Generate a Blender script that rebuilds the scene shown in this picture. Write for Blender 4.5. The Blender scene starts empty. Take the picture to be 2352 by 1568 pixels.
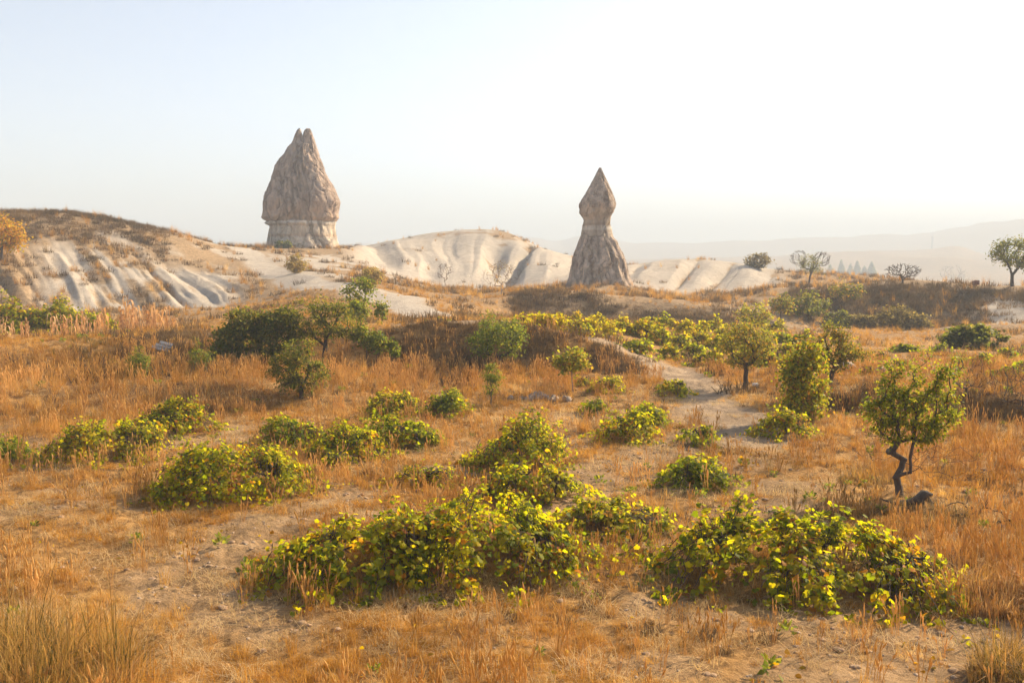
import bpy, math, random
import numpy as np
from mathutils import Vector, Matrix, Quaternion

rng = np.random.default_rng(7)
random.seed(7)
scene = bpy.context.scene
COL = scene.collection

# ------------------------------------------------------------------ camera, sky, sun, exposure
CAM_H = 5.2
PITCH = math.radians(4.85)
FPX, CX, CY = 2287.0, 1176.0, 784.0           # measured on a 2352 x 1568 view of the photograph
cam_d = bpy.data.cameras.new('camera')
cam_d.sensor_width = 36.0
cam_d.lens = FPX / 2352.0 * 36.0
cam_d.clip_start = 0.1
cam_d.clip_end = 12000.0
cam = bpy.data.objects.new('camera', cam_d)
cam.location = (0, 0, CAM_H)
cam.rotation_euler = (math.pi / 2 - PITCH, 0, 0)
COL.objects.link(cam)
scene.camera = cam

SUN_AZ, SUN_EL = math.radians(54), math.radians(31)   # azimuth to the right of the view direction
sun_dir = Vector((math.sin(SUN_AZ) * math.cos(SUN_EL), math.cos(SUN_AZ) * math.cos(SUN_EL), math.sin(SUN_EL)))
world = bpy.data.worlds.new('World')
scene.world = world
world.use_nodes = True
wn = world.node_tree
wn.nodes.clear()
sky = wn.nodes.new('ShaderNodeTexSky')
sky.sky_type = 'NISHITA'
sky.sun_disc = False
sky.sun_elevation = SUN_EL
sky.sun_rotation = SUN_AZ
sky.altitude = 1000
sky.air_density = 0.85
sky.dust_density = 3.0
sky.ozone_density = 0.4
bg = wn.nodes.new('ShaderNodeBackground')
bg.inputs['Strength'].default_value = 0.105
wo = wn.nodes.new('ShaderNodeOutputWorld')
hsv = wn.nodes.new('ShaderNodeHueSaturation')           # milky, dusty air: the whole sky is paler
hsv.inputs['Saturation'].default_value = 0.65
wn.links.new(sky.outputs[0], hsv.inputs['Color'])
wn.links.new(hsv.outputs[0], bg.inputs[0])
wn.links.new(bg.outputs[0], wo.inputs[0])

sun_l = bpy.data.lights.new('sun', 'SUN')
sun_l.energy = 5.0
sun_l.angle = math.radians(0.6)
sun_l.color = (1.0, 0.79, 0.51)
sun_o = bpy.data.objects.new('sun', sun_l)
sun_o.rotation_euler = sun_dir.to_track_quat('Z', 'Y').to_euler()
sun_o.location = (60, 40, 60)
COL.objects.link(sun_o)

vs = scene.view_settings
vs.view_transform = 'Standard'
vs.look = 'None'
vs.gamma = 1.0
vs.use_curve_mapping = False
vs.exposure = 1.17

cy = scene.cycles
cy.max_bounces = 6
cy.diffuse_bounces = 3
cy.glossy_bounces = 2
cy.transmission_bounces = 4
cy.transparent_max_bounces = 8
cy.volume_bounces = 1
cy.use_denoising = True
try:
    cy.denoiser = 'OPENIMAGEDENOISE'
    cy.denoising_input_passes = 'RGB_ALBEDO_NORMAL'
except Exception:
    pass
cy.sample_clamp_indirect = 6.0
cy.use_light_tree = False
cy.use_adaptive_sampling = True
cy.adaptive_threshold = 0.03

# ------------------------------------------------------------------ helpers: noise, pixels, tags
def _hash(ix, iy, seed):
    h = (ix.astype(np.int64) * 374761393 + iy.astype(np.int64) * 668265263 + seed * 1442695041) & 0xffffffff
    h = ((h ^ (h >> 13)) * 1274126177) & 0xffffffff
    h = (h ^ (h >> 16)) & 0xffffffff
    return h.astype(np.float64) / 4294967295.0

def vnoise(x, y, seed=0):
    x = np.asarray(x, float); y = np.asarray(y, float)
    ix = np.floor(x); iy = np.floor(y)
    fx = x - ix; fy = y - iy
    fx = fx * fx * fx * (fx * (fx * 6 - 15) + 10); fy = fy * fy * fy * (fy * (fy * 6 - 15) + 10)
    a = _hash(ix, iy, seed); b = _hash(ix + 1, iy, seed); c = _hash(ix, iy + 1, seed); d = _hash(ix + 1, iy + 1, seed)
    return (a + (b - a) * fx) * (1 - fy) + (c + (d - c) * fx) * fy - 0.5

def fbm(x, y, seed=0, octv=4, gain=0.5):
    s = 0; a = 1.0
    for o in range(octv):
        s = s + a * vnoise(x * 2 ** o + 17.3 * o, y * 2 ** o - 9.1 * o, seed + o)
        a *= gain
    return s

def sstep(a, b, x):
    t = np.clip((np.asarray(x, float) - a) / (b - a), 0, 1)
    return t * t * (3 - 2 * t)

def ray(px, py):
    u = (px - CX) / FPX; v = (CY - py) / FPX
    c, s = math.cos(PITCH), math.sin(PITCH)
    return u, c + v * s, v * c - s           # x, y(forward), z

def at_r(px, py, r):
    x, y, z = ray(px, py)
    k = r / math.hypot(x, y)
    return x * k, y * k, CAM_H + z * k

def tag(o, label=None, cat=None, group=None, kind=None):
    if label: o['label'] = label
    if cat: o['category'] = cat
    if group: o['group'] = group
    if kind: o['kind'] = kind
    return o

def make_mesh(name, verts, faces, mat=None, cols=None, smooth=True):
    """verts (n,3); faces list of arrays, each (m,3) or (m,4)."""
    me = bpy.data.meshes.new(name)
    verts = np.asarray(verts, np.float32)
    if not isinstance(faces, list): faces = [faces]
    faces = [np.asarray(f, np.int32) for f in faces if len(f)]
    loops = np.concatenate([f.ravel() for f in faces])
    tot = np.concatenate([np.full(len(f), f.shape[1], np.int32) for f in faces])
    start = np.concatenate([[0], np.cumsum(tot)[:-1]]).astype(np.int32)
    me.vertices.add(len(verts)); me.vertices.foreach_set('co', verts.ravel())
    me.loops.add(len(loops)); me.loops.foreach_set('vertex_index', loops.astype(np.int32))
    me.polygons.add(len(tot)); me.polygons.foreach_set('loop_start', start)
    try: me.polygons.foreach_set('loop_total', tot)
    except Exception: pass
    me.update(calc_edges=True)
    if smooth: me.polygons.foreach_set('use_smooth', np.ones(len(tot), bool))
    if cols is not None:
        ca = me.color_attributes.new('Col', 'FLOAT_COLOR', 'POINT')
        c4 = np.ones((len(verts), 4), np.float32); c4[:, :3] = cols
        ca.data.foreach_set('color', c4.ravel())
    if mat: me.materials.append(mat)
    return me

def add_obj(name, me, parent=None, loc=None):
    o = bpy.data.objects.new(name, me)
    COL.objects.link(o)
    if parent: o.parent = parent
    if loc is not None: o.location = loc
    return o

def empty(name, loc):
    o = bpy.data.objects.new(name, None)
    o.empty_display_size = 0.2
    COL.objects.link(o); o.location = loc
    return o

# ------------------------------------------------------------------ materials
def new_mat(name):
    m = bpy.data.materials.new(name); m.use_nodes = True
    nt = m.node_tree; nt.nodes.clear()
    out = nt.nodes.new('ShaderNodeOutputMaterial')
    return m, nt, out

def nd(nt, t, **kw):
    n = nt.nodes.new(t)
    for k, v in kw.items():
        if k in n.inputs: n.inputs[k].default_value = v
        else: setattr(n, k, v)
    return n

def ramp(nt, fac, stops):
    r = nt.nodes.new('ShaderNodeValToRGB')
    el = r.color_ramp.elements
    el[0].position, el[0].color = stops[0][0], (*stops[0][1], 1)
    el[1].position, el[1].color = stops[-1][0], (*stops[-1][1], 1)
    for p, c in stops[1:-1]:
        e = el.new(p); e.color = (*c, 1)
    nt.links.new(fac, r.inputs[0])
    return r.outputs[0]

def mix(nt, fac, a, b, blend='MIX'):
    m = nt.nodes.new('ShaderNodeMix'); m.data_type = 'RGBA'; m.blend_type = blend
    for sock, v in ((m.inputs['Factor'], fac), (m.inputs[6], a), (m.inputs[7], b)):
        if isinstance(v, (int, float)): sock.default_value = v
        elif isinstance(v, tuple): sock.default_value = (*v, 1)
        else: nt.links.new(v, sock)
    return m.outputs[2]

def noise(nt, scale, detail=4.0, rough=0.55, coord='Object', mapscale=None):
    tc = nt.nodes.new('ShaderNodeTexCoord')
    src = tc.outputs[coord]
    if mapscale:
        mp = nt.nodes.new('ShaderNodeMapping'); mp.inputs['Scale'].default_value = mapscale
        nt.links.new(src, mp.inputs[0]); src = mp.outputs[0]
    n = nd(nt, 'ShaderNodeTexNoise', Scale=scale, Detail=detail, Roughness=rough)
    nt.links.new(src, n.inputs['Vector'])
    return n.outputs[0]

def leaf_mat(name, trans=0.5, rough=0.45, tboost=(1.9, 1.7, 0.9), spec=0.35, tgamma=1.0):
    m, nt, out = new_mat(name)
    at = nd(nt, 'ShaderNodeAttribute', attribute_name='Col')
    p = nd(nt, 'ShaderNodeBsdfPrincipled', Roughness=rough)
    p.inputs['Specular IOR Level'].default_value = spec
    nt.links.new(at.outputs[0], p.inputs['Base Color'])
    t = nd(nt, 'ShaderNodeBsdfTranslucent')
    gmm = nd(nt, 'ShaderNodeGamma', Gamma=tgamma); nt.links.new(at.outputs[0], gmm.inputs[0])
    nt.links.new(mix(nt, 1.0, gmm.outputs[0], tboost, 'MULTIPLY'), t.inputs[0])
    ms = nd(nt, 'ShaderNodeMixShader'); ms.inputs[0].default_value = trans
    nt.links.new(p.outputs[0], ms.inputs[1]); nt.links.new(t.outputs[0], ms.inputs[2])
    nt.links.new(ms.outputs[0], out.inputs[0])
    return m

def grass_mat(name, stops, trans=0.4):
    m, nt, out = new_mat(name)
    oi = nd(nt, 'ShaderNodeObjectInfo')
    geo = nd(nt, 'ShaderNodeNewGeometry')
    n = nd(nt, 'ShaderNodeTexNoise', Scale=0.25, Detail=3.0)
    nt.links.new(oi.outputs['Location'], n.inputs['Vector'])
    a = nd(nt, 'ShaderNodeMath', operation='MULTIPLY_ADD'); a.inputs[1].default_value = 0.45
    nt.links.new(oi.outputs['Random'], a.inputs[0])
    b = nd(nt, 'ShaderNodeMath', operation='MULTIPLY_ADD'); b.inputs[1].default_value = 1.9; b.inputs[2].default_value = -0.68
    nt.links.new(n.outputs[0], b.inputs[0]); nt.links.new(b.outputs[0], a.inputs[2])
    col = ramp(nt, a.outputs[0], stops)
    p = nd(nt, 'ShaderNodeBsdfPrincipled', Roughness=0.6)
    p.inputs['Specular IOR Level'].default_value = 0.06
    nt.links.new(col, p.inputs['Base Color'])
    t = nd(nt, 'ShaderNodeBsdfTranslucent')
    nt.links.new(mix(nt, 1.0, col, (1.35, 1.25, 1.0), 'MULTIPLY'), t.inputs[0])
    ms = nd(nt, 'ShaderNodeMixShader'); ms.inputs[0].default_value = trans
    nt.links.new(p.outputs[0], ms.inputs[1]); nt.links.new(t.outputs[0], ms.inputs[2])
    nt.links.new(ms.outputs[0], out.inputs[0])
    return m

def simple_mat(name, c0, c1, scale=8.0, rough=0.8, bump=0.3, mapscale=None):
    m, nt, out = new_mat(name)
    f = noise(nt, scale, 5.0, 0.6, 'Object', mapscale)
    p = nd(nt, 'ShaderNodeBsdfPrincipled', Roughness=rough)
    nt.links.new(ramp(nt, f, [(0.3, c0), (0.7, c1)]), p.inputs['Base Color'])
    b = nd(nt, 'ShaderNodeBump', Strength=bump, Distance=0.05)
    nt.links.new(f, b.inputs['Height']); nt.links.new(b.outputs[0], p.inputs['Normal'])
    nt.links.new(p.outputs[0], out.inputs[0])
    return m

M = {}
M['vine_leaf'] = leaf_mat('vine_leaf', 0.66, 0.55, (1.10, 1.06, 0.10), 0.14, 0.60)
M['tree_leaf'] = leaf_mat('tree_leaf', 0.55, 0.55, (1.0, 0.97, 0.35), 0.16, 0.62)
M['blade'] = leaf_mat('dry_blade', 0.4, 0.6, (1.35, 1.25, 1.0), 0.2)
M['bark'] = simple_mat('bark', (0.045, 0.03, 0.022), (0.11, 0.08, 0.06), 14, 0.9, 0.6, (1, 1, 0.3))
M['pale_bark'] = simple_mat('pale_bark', (0.22, 0.16, 0.12), (0.34, 0.26, 0.2), 14, 0.9, 0.4)
M['dead_wood'] = simple_mat('dead_wood', (0.035, 0.025, 0.02), (0.1, 0.075, 0.055), 9, 0.9, 0.7)
M['straw'] = grass_mat('straw', [(0.03, (0.15, 0.12, 0.035)), (0.16, (0.26, 0.14, 0.032)), (0.45, (0.42, 0.22, 0.04)), (0.72, (0.54, 0.32, 0.08)), (0.95, (0.66, 0.47, 0.21))], 0.5)
M['stalk'] = grass_mat('stalk', [(0.05, (0.38, 0.24, 0.07)), (0.4, (0.54, 0.35, 0.12)), (0.75, (0.62, 0.43, 0.18)), (0.98, (0.72, 0.50, 0.22))], 0.5)
M['pale_straw'] = grass_mat('pale_straw', [(0.05, (0.36, 0.25, 0.12)), (0.4, (0.52, 0.38, 0.19)), (0.75, (0.62, 0.47, 0.26)), (0.98, (0.70, 0.56, 0.34))], 0.4)
M['scrub'] = grass_mat('scrub', [(0.05, (0.07, 0.05, 0.025)), (0.4, (0.13, 0.085, 0.045)), (0.75, (0.22, 0.14, 0.065)), (0.98, (0.36, 0.25, 0.12))], 0.25)

# ------------------------------------------------------------------ terrain: lofted from ridge and foot lines (view column, distance, height)
# each entry (column, distance, v): v > 100 is the row seen in the photograph, otherwise the height in metres
ALLX = [-400, 2800]
def const(r, z): return [(x, r, z) for x in ALLX]
LINES = [
 const(2.5, 3.5), const(7, 1.35), const(11, 0.2), const(15, 0.0), const(25, 0.0),
 [(-400, 35, 0), (650, 35, 0), (900, 33, 0), (1800, 33, 0), (1900, 34.0, 0.05), (2800, 34.0, 0.05)],
 [(-400, 38, .7), (300, 37.5, .7), (560, 37, .7), (760, 37, .35), (900, 37, .05), (1800, 37, 0), (1880, 35.8, .45), (2000, 35.4, .8), (2800, 35.4, .85)],
 [(-400, 43, .7), (300, 43, .65), (600, 43, .6), (1000, 43, .45), (1300, 43, .35), (1540, 43, .2), (1700, 43, .2), (1900, 43, .6), (2800, 43, .7)],
 [(-400, 48, 790), (0, 48, 790), (300, 48, 779), (450, 48, 768), (600, 48, 765), (850, 46.3, 755), (1000, 45.8, 743), (1150, 45.8, 743), (1250, 45.8, 753), (1400, 46, 790), (1540, 47, .15), (1700, 47, .25), (1900, 48, .55), (2800, 48, .65)],
 [(-400, 62, 768), (0, 62, 768), (300, 62, 766), (420, 62, 755), (600, 62, 722), (850, 62, 727), (1000, 60, 728), (1250, 62, 733), (1450, 62, 757), (1700, 62, 775), (1950, 62, .2), (2800, 62, .2)],
 [(-400, 100, 700), (0, 98, 702), (150, 98, 712), (300, 98, 715), (480, 95, 708), (600, 88, 700), (700, 80, 690), (850, 75, 690), (940, 70, 700), (1050, 66, 727), (1180, 85, 733), (1450, 90, 738), (1620, 88, 742), (1700, 84, 745), (1800, 88, 748), (1950, 98, 752), (2352, 98, 745), (2800, 98, 745)],
 [(-400, 106, 640), (0, 106, 640), (150, 105, 655), (300, 105, 672), (480, 105, 675), (600, 102, 668), (700, 98, 648), (850, 92, 657), (950, 92, 664), (1050, 92, 680), (1180, 91, 672), (1300, 92, 667), (1450, 95, 681), (1600, 94, 696), (1700, 94, 706), (1800, 100, 700), (1950, 104, 705), (2150, 104, 700), (2352, 104, 700), (2800, 104, 700)],
 [(-400, 118, 560), (0, 118, 560), (150, 116, 590), (300, 116, 608), (480, 118, 632), (600, 118, 632), (700, 118, 622), (850, 115, 640), (1000, 112, 1.2), (1180, 112, .9), (1378, 112, 1.0), (1500, 112, .3), (1650, 112, .2), (1750, 114, 668), (1850, 114, 656), (1950, 114, 653), (2150, 114, 650), (2352, 114, 656), (2800, 114, 656)],
 [(-400, 130, 490), (0, 130, 487), (160, 130, 489), (260, 132, 505), (340, 133, 522), (430, 136, 540), (500, 140, 563), (620, 142, 580), (700, 142, 591), (850, 140, 615), (1000, 145, .8), (1180, 148, .5), (1300, 140, 1.3), (1378, 132, 646), (1450, 134, 1.5), (1550, 138, .6), (1700, 138, .4), (1800, 138, 1.2), (1900, 140, .5), (2352, 140, -1.5), (2800, 140, -1.5)],
 [(-400, 168, 8), (0, 168, 8), (300, 168, 7.), (500, 168, 568), (600, 168, 568), (790, 168, 570), (850, 170, 580), (900, 176, 600), (1000, 178, 605), (1100, 178, 612), (1200, 178, 617), (1300, 172, 620), (1378, 165, 615), (1450, 165, 608), (1520, 166, 600), (1600, 166, 594), (1690, 166, 600), (1760, 166, 616), (1860, 168, 626), (2000, 170, 633), (2100, 170, 646), (2352, 170, -3), (2800, 170, -3)],
 [(-400, 200, 4), (500, 200, 4), (700, 200, 5.5), (790, 200, 572), (850, 200, 565), (900, 200, 551), (980, 200, 536), (1060, 200, 527), (1150, 200, 527), (1180, 200, 538), (1210, 200, 556), (1260, 200, 575), (1320, 198, 590), (1378, 196, 598), (1450, 196, 3), (1600, 196, 2), (1760, 196, 0), (2000, 196, -3), (2352, 196, -5), (2800, 196, -5)],
 const(270, -6), const(600, -18), const(900, -14),
 [(-400, 1300, -5), (1200, 1300, 590), (1440, 1300, 590), (1700, 1300, 585), (1850, 1300, 578), (2050, 1300, 573), (2200, 1300, 575), (2240, 1300, 590), (2352, 1300, 602), (2800, 1300, 602)],
 const(1600, -10),
 [(-400, 2300, 575), (500, 2300, 572), (790, 2300, 567), (825, 2300, 556), (860, 2300, 561), (1000, 2300, 572), (1160, 2300, 560), (1190, 2300, 548), (1215, 2300, 540), (1245, 2300, 547), (1280, 2300, 556), (1310, 2300, 553), (1340, 2300, 542), (1400, 2300, 552), (1450, 2300, 561), (1600, 2300, 560), (1800, 2300, 553), (1950, 2300, 549), (2060, 2300, 547), (2140, 2300, 539), (2250, 2300, 522), (2352, 2300, 504), (2800, 2300, 470)],
 const(3000, 0), const(3600, -25),
]
NAZ = 2400
AZG = np.linspace(-math.pi, math.pi, NAZ)
def _build_lines():
    R = []; Z = []
    for li, L in enumerate(LINES):
        a = []; r = []; z = []
        for x, rr, v in L:
            if v > 100:
                X, Y, zz = at_r(x, v, rr)
            else:
                X, Y, _ = at_r(x, 590, rr); zz = v
            a.append(math.atan2(X, Y)); r.append(rr); z.append(zz)
        rg = np.interp(AZG, a, r); zg = np.interp(AZG, a, z)
        w = 0.30 if li >= 19 else 0.55
        s = math.radians(w) / (AZG[1] - AZG[0])
        n = int(4 * s) + 1
        k = np.exp(-0.5 * (np.arange(-n, n + 1) / s) ** 2); k /= k.sum()
        rg = np.convolve(np.pad(rg, n, 'edge'), k, 'valid'); zg = np.convolve(np.pad(zg, n, 'edge'), k, 'valid')
        R.append(rg); Z.append(zg)
    return np.array(R), np.array(Z)
LR, LZ = _build_lines()
# Hermite slopes along the distance, limited so that no bumps appear between lines
_d = (LZ[1:] - LZ[:-1]) / (LR[1:] - LR[:-1])
LS = np.zeros_like(LZ)
_a, _b = _d[:-1], _d[1:]
LS[1:-1] = np.where(_a * _b > 0, 2 * _a * _b / (_a + _b + 1e-12 * np.sign(_a + _b + 1e-30)), 0.0)
LS[0] = _d[0]; LS[-1] = _d[-1]

def xcol(az): return CX + FPX * np.tan(np.clip(az, -1.2, 1.2))

def base_height(X, Y):
    X = np.asarray(X, float); Y = np.asarray(Y, float)
    az = np.arctan2(X, Y); r = np.hypot(X, Y)
    f = (az + math.pi) / (2 * math.pi) * (NAZ - 1)
    i0 = np.clip(np.floor(f).astype(int), 0, NAZ - 2); t = f - i0
    def g(A, k): return A[k, i0] * (1 - t) + A[k, i0 + 1] * t
    out = np.full(r.shape, LZ[0].mean()); K = len(LINES)
    Rk = [g(LR, k) for k in range(K)]
    for k in range(K - 1):
        m = (r >= Rk[k]) & (r < Rk[k + 1]) if k < K - 2 else (r >= Rk[k])
        if not m.any(): continue
        h = (Rk[k + 1] - Rk[k])[m]; s = np.clip((r[m] - Rk[k][m]) / h, 0, 1)
        z0 = g(LZ, k)[m]; z1 = g(LZ, k + 1)[m]; m0 = g(LS, k)[m] * h; m1 = g(LS, k + 1)[m] * h
        s2 = s * s; s3 = s2 * s
        out[m] = (2 * s3 - 3 * s2 + 1) * z0 + (s3 - 2 * s2 + s) * m0 + (-2 * s3 + 3 * s2) * z1 + (s3 - s2) * m1
    return out

def bump(a, b, c, d, x): return sstep(a, b, x) * (1 - sstep(c, d, x))

def rib_fields(X, Y):
    """eroded ribs of the pale tuff hills: height added, crest value of each hill"""
    az = np.arctan2(X, Y); r = np.hypot(X, Y); xc = xcol(az)
    w1 = fbm(X / 14, Y / 14, 31, 3); w2 = fbm(X / 5, Y / 5, 35, 3)
    uL = xc + 5.2 * (r - 100) + 40 * w1
    rg = lambda u, v, sd, k=3.0: np.clip(np.abs(fbm(u, v, sd, 2, 0.45)) * k, 0, 1) ** 0.8
    pL = 0.75 * rg(uL / 74, r / 40, 33) + 0.25 * rg(uL / 15, r / 16, 34)
    mL = bump(-300, 40, 500, 660, xc) * bump(96, 104, 113, 126, r)
    uC = xc + 1.0 * (r - 175) * np.clip((1060 - xc) / 120, -0.7, 1) + 14 * w1
    pC = 0.95 * rg(uC / 105, r / 90, 37, 2.6) + 0.05 * rg(uC / 22, r / 60, 38)
    mC = bump(760, 900, 1240, 1340, xc) * bump(146, 166, 178, 200, r)
    uR = xc - 2.0 * (r - 150) + 14 * w1
    pR = 0.93 * rg(uR / 95, r / 70, 39, 2.6) + 0.07 * rg(uR / 20, r / 50, 40)
    mR = bump(1420, 1480, 1720, 1800, xc) * bump(134, 146, 152, 168, r)
    dz = mL * (1.1 * pL - 0.5) + mC * (3.6 * pC - 1.6) + mR * (1.7 * pR - 0.7)
    dz = dz + (mL + 0.6 * mC + mR) * 0.16 * w2
    return dz, pL, pC, pR

def height(X, Y):
    X = np.asarray(X, float); Y = np.asarray(Y, float)
    r = np.hypot(X, Y)
    z = base_height(X, Y) + rib_fields(X, Y)[0]
    nf = 1 - sstep(40, 90, r)
    z = z + nf * (0.10 * fbm(X / 2.2, Y / 2.2, 3, 3) + 0.07 * fbm(X / 0.45, Y / 0.45, 11, 3) + 0.028 * fbm(X / 0.16, Y / 0.16, 13, 2)) * sstep(3, 9, r)
    mf = sstep(40, 90, r) * (1 - sstep(230, 500, r))
    z = z + mf * (0.5 - 0.32 * sstep(115, 140, r)) * fbm(X / 7, Y / 7, 5, 4)
    z = z + sstep(400, 1200, r) * 14 * fbm(X / 160, Y / 160, 8, 5)
    return z

def height1(x, y): return float(height(np.array([x]), np.array([y]))[0])

_RR = np.concatenate([np.arange(4, 60, 0.1), np.arange(60, 260, 0.25), np.geomspace(260, 3500, 300)])
def ground_at(px, py):
    """first point of the ground along the line of sight through a place of the photograph"""
    x, y, z = ray(px, py); k = _RR / math.hypot(x, y)
    X, Y, Z = x * k, y * k, CAM_H + z * k
    g = height(X, Y) - Z
    i = int(np.argmax(g > 0))
    if not (g > 0).any(): i = int(np.argmax(g))
    if i > 0 and g[i - 1] < 0:
        t = -g[i - 1] / (g[i] - g[i - 1])
    else: t = 1.0
    rr = _RR[max(i - 1, 0)] * (1 - t) + _RR[i] * t
    kk = rr / math.hypot(x, y)
    P = Vector((x * kk, y * kk, 0)); P.z = height1(P.x, P.y)
    return P
def ground_r(px, r):
    X, Y, _ = at_r(px, 590, r)
    return Vector((X, Y, height1(X, Y)))

def dist_poly(X, Y, pts):
    best = np.full(np.shape(X), 1e9)
    for (x0, y0), (x1, y1) in zip(pts[:-1], pts[1:]):
        dx, dy = x1 - x0, y1 - y0; L = dx * dx + dy * dy + 1e-9
        t = np.clip(((X - x0) * dx + (Y - y0) * dy) / L, 0, 1)
        best = np.minimum(best, np.hypot(X - x0 - t * dx, Y - y0 - t * dy))
    return best
def poly(pp): return [tuple(ground_at(*p)[:2]) for p in pp]

TRACK = poly([(960, 741), (1050, 738)]) + [tuple(ground_r(x, r)[:2]) for x, r in ((1180, 47.5), (1280, 47), (1400, 46.8), (1480, 46.4), (1545, 45.2))] + poly([(1590, 880), (1625, 920), (1660, 950), (1740, 975), (1720, 1010)])
TRACK2 = poly([(1740, 965), (1640, 985), (1540, 1030), (1440, 1075), (1370, 1110), (1260, 1180)])
TRACK3 = poly([(820, 1135), (700, 1170), (600, 1210), (480, 1290), (400, 1370)])
SPUR = [tuple(ground_r(x, r)[:2]) for x, r in ((530, 150), (600, 128), (660, 112), (720, 99), (800, 88), (880, 78), (950, 68), (1020, 61), (1090, 58))]
BARE = [(tuple(ground_at(x, y)[:2]), rad) for x, y, rad in
        ((1430, 1085, 1.6), (1720, 1065, .9), (1790, 1115, .9), (1650, 960, 2.6), (1900, 1480, 1.0), (2050, 1545, 1.2), (1650, 1420, .9),
         (1500, 1390, .7), (640, 1200, 1.2), (450, 1330, 1.0), (700, 1440, .8), (1100, 1420, .7), (2250, 1500, 1.6), (1850, 1440, .9), (1000, 1090, .9),
         (720, 1170, .9), (1290, 1010, 1.2), (980, 900, 1.0), (1330, 960, 1.0), (1800, 1540, .9), (1560, 1520, .8), (560, 1420, .7))]

def masks(X, Y):
    """tuff, bare soil, tall growth (all 0..1)"""
    az = np.arctan2(X, Y); r = np.hypot(X, Y); xc = xcol(az)
    _, pL, pC, pR = rib_fields(X, Y)
    n1 = fbm(X / 6, Y / 6, 51, 4); n2 = fbm(X / 2.0, Y / 2.0, 57, 3); n3 = fbm(X / 20, Y / 20, 61, 3)
    nl_ = fbm((xc + 5.2 * (r - 100)) / 26, r / 16, 71, 3)
    tL = bump(40, 150, 500, 600, xc) * bump(96, 98, 116, 123, r + 5 * n1) * sstep(-0.05, 0.35, 0.25 * pL + 0.8 * nl_ + 0.5 * n2 + 0.5 * n1 + 0.16)
    tL2 = bump(150, 300, 620, 700, xc) * bump(114, 118, 136, 142, r) * sstep(0.12, 0.3, n1 + 0.4 * n3) * 0.8
    topC = sstep(186, 196, r)
    tC = bump(760, 850, 1330, 1350, xc) * bump(136, 150, 206, 215, r) * (1 - 0.9 * sstep(0.05, 0.35, n1 + 0.5 * n2 + 0.35 * topC - 0.28 - 0.5 * (pC - .5)))
    tR = bump(1330, 1400, 1760, 1830, xc) * bump(128, 136, 180, 190, r) * (1 - 0.95 * sstep(0.0, 0.25, 0.30 - pR + 0.5 * n1 + 0.3 * n2))
    tM = bump(600, 680, 900, 960, xc) * bump(98, 112, 160, 172, r) * sstep(0.0, 0.16, n1 + 0.5 * n2 + 0.02)
    tS = 1 - sstep(1.7, 2.8, dist_poly(X, Y, SPUR) + 1.6 * n1)
    tB = bump(1240, 1270, 1440, 1480, xc) * bump(80, 84, 89, 91, r) * sstep(0.08, 0.2, n1 + 0.3 * n2)
    tE = sstep(2230, 2300, xc + 5 * (r - 100)) * bump(95, 97, 104, 109, r) * (xc > 2100)
    tE2 = bump(1900, 2000, 2300, 2400, xc) * bump(96, 100, 110, 114, r) * sstep(0.16, 0.3, n1 + 0.4 * n2) * 0.7
    tuff = np.clip(np.maximum.reduce([tL, tL2, tC, tR, tM, tS, tB, tE, tE2]), 0, 1)
    d = 1 - sstep(0.75, 1.5, dist_poly(X, Y, TRACK) + 0.5 * n2 - 0.25 * sstep(40, 30, r))
    d2 = (1 - sstep(0.3, 1.1, dist_poly(X, Y, TRACK2) + 0.9 * n2)) * 0.9
    d3 = (1 - sstep(0.2, 1.0, dist_poly(X, Y, TRACK3) + 0.9 * n2)) * 0.85
    tuff = np.maximum(tuff, 0.28 * d)
    bare = np.maximum.reduce([d, d2, d3])
    for (bx, by), rad in BARE:
        bare = np.maximum(bare, 0.9 * (1 - sstep(0.5 * rad, 1.15 * rad, np.hypot(X - bx, (Y - by) * 1.1) + 0.9 * n2 * rad)))
    bare = np.maximum(bare, 0.8 * sstep(0.15, 0.36, n1 * 0.8 + 0.7 * n2) * (r < 34))
    tall = np.zeros_like(r)
    tall = np.maximum(tall, bump(-500, -400, 330, 430, xc) * bump(30, 33, 45, 50, r))
    tall = np.maximum(tall, sstep(1900, 2050, xc) * bump(16.5, 19, 36, 40, r) * 0.45)
    tall = np.maximum(tall, bump(330, 420, 1250, 1450, xc) * bump(36.5, 38, 42, 44, r))
    tall = np.maximum(tall, sstep(2150, 2300, xc) * bump(12, 13.5, 22, 26, r))
    tall = np.maximum(tall, (1 - sstep(150, 350, xc)) * bump(8, 10, 14, 16, r))
    return tuff, np.clip(bare, 0, 1), np.clip(tall, 0, 1)

# ground sheet: fine where the photograph looks, coarse elsewhere
az_in = np.radians(np.linspace(-31, 31, 720))
az_out1 = np.radians(np.concatenate([np.linspace(-180, -62, 40), np.linspace(-60, -31.5, 60)]))
azs = np.concatenate([az_out1, az_in, -az_out1[::-1][:-1]])
rs = np.concatenate([[0.02, 0.8, 1.6, 2.5, 4, 5.5, 7], np.geomspace(8, 60, 330), np.arange(60.5, 215, 0.7), np.geomspace(216, 3600, 130)])
AA, RRg = np.meshgrid(azs, rs, indexing='ij')
GX = RRg * np.sin(AA); GY = RRg * np.cos(AA)
GZ = height(GX.ravel(), GY.ravel()).reshape(GX.shape)
na, nr = GX.shape
gv = np.stack([GX, GY, GZ], -1).reshape(-1, 3)
ii, jj = np.meshgrid(np.arange(na), np.arange(nr - 1), indexing='ij')
i2 = (ii + 1) % na
gf = np.stack([ii * nr + jj, ii * nr + jj + 1, i2 * nr + jj + 1, i2 * nr + jj], -1).reshape(-1, 4)
tuffv, barev, tallv = masks(gv[:, 0], gv[:, 1])

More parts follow.
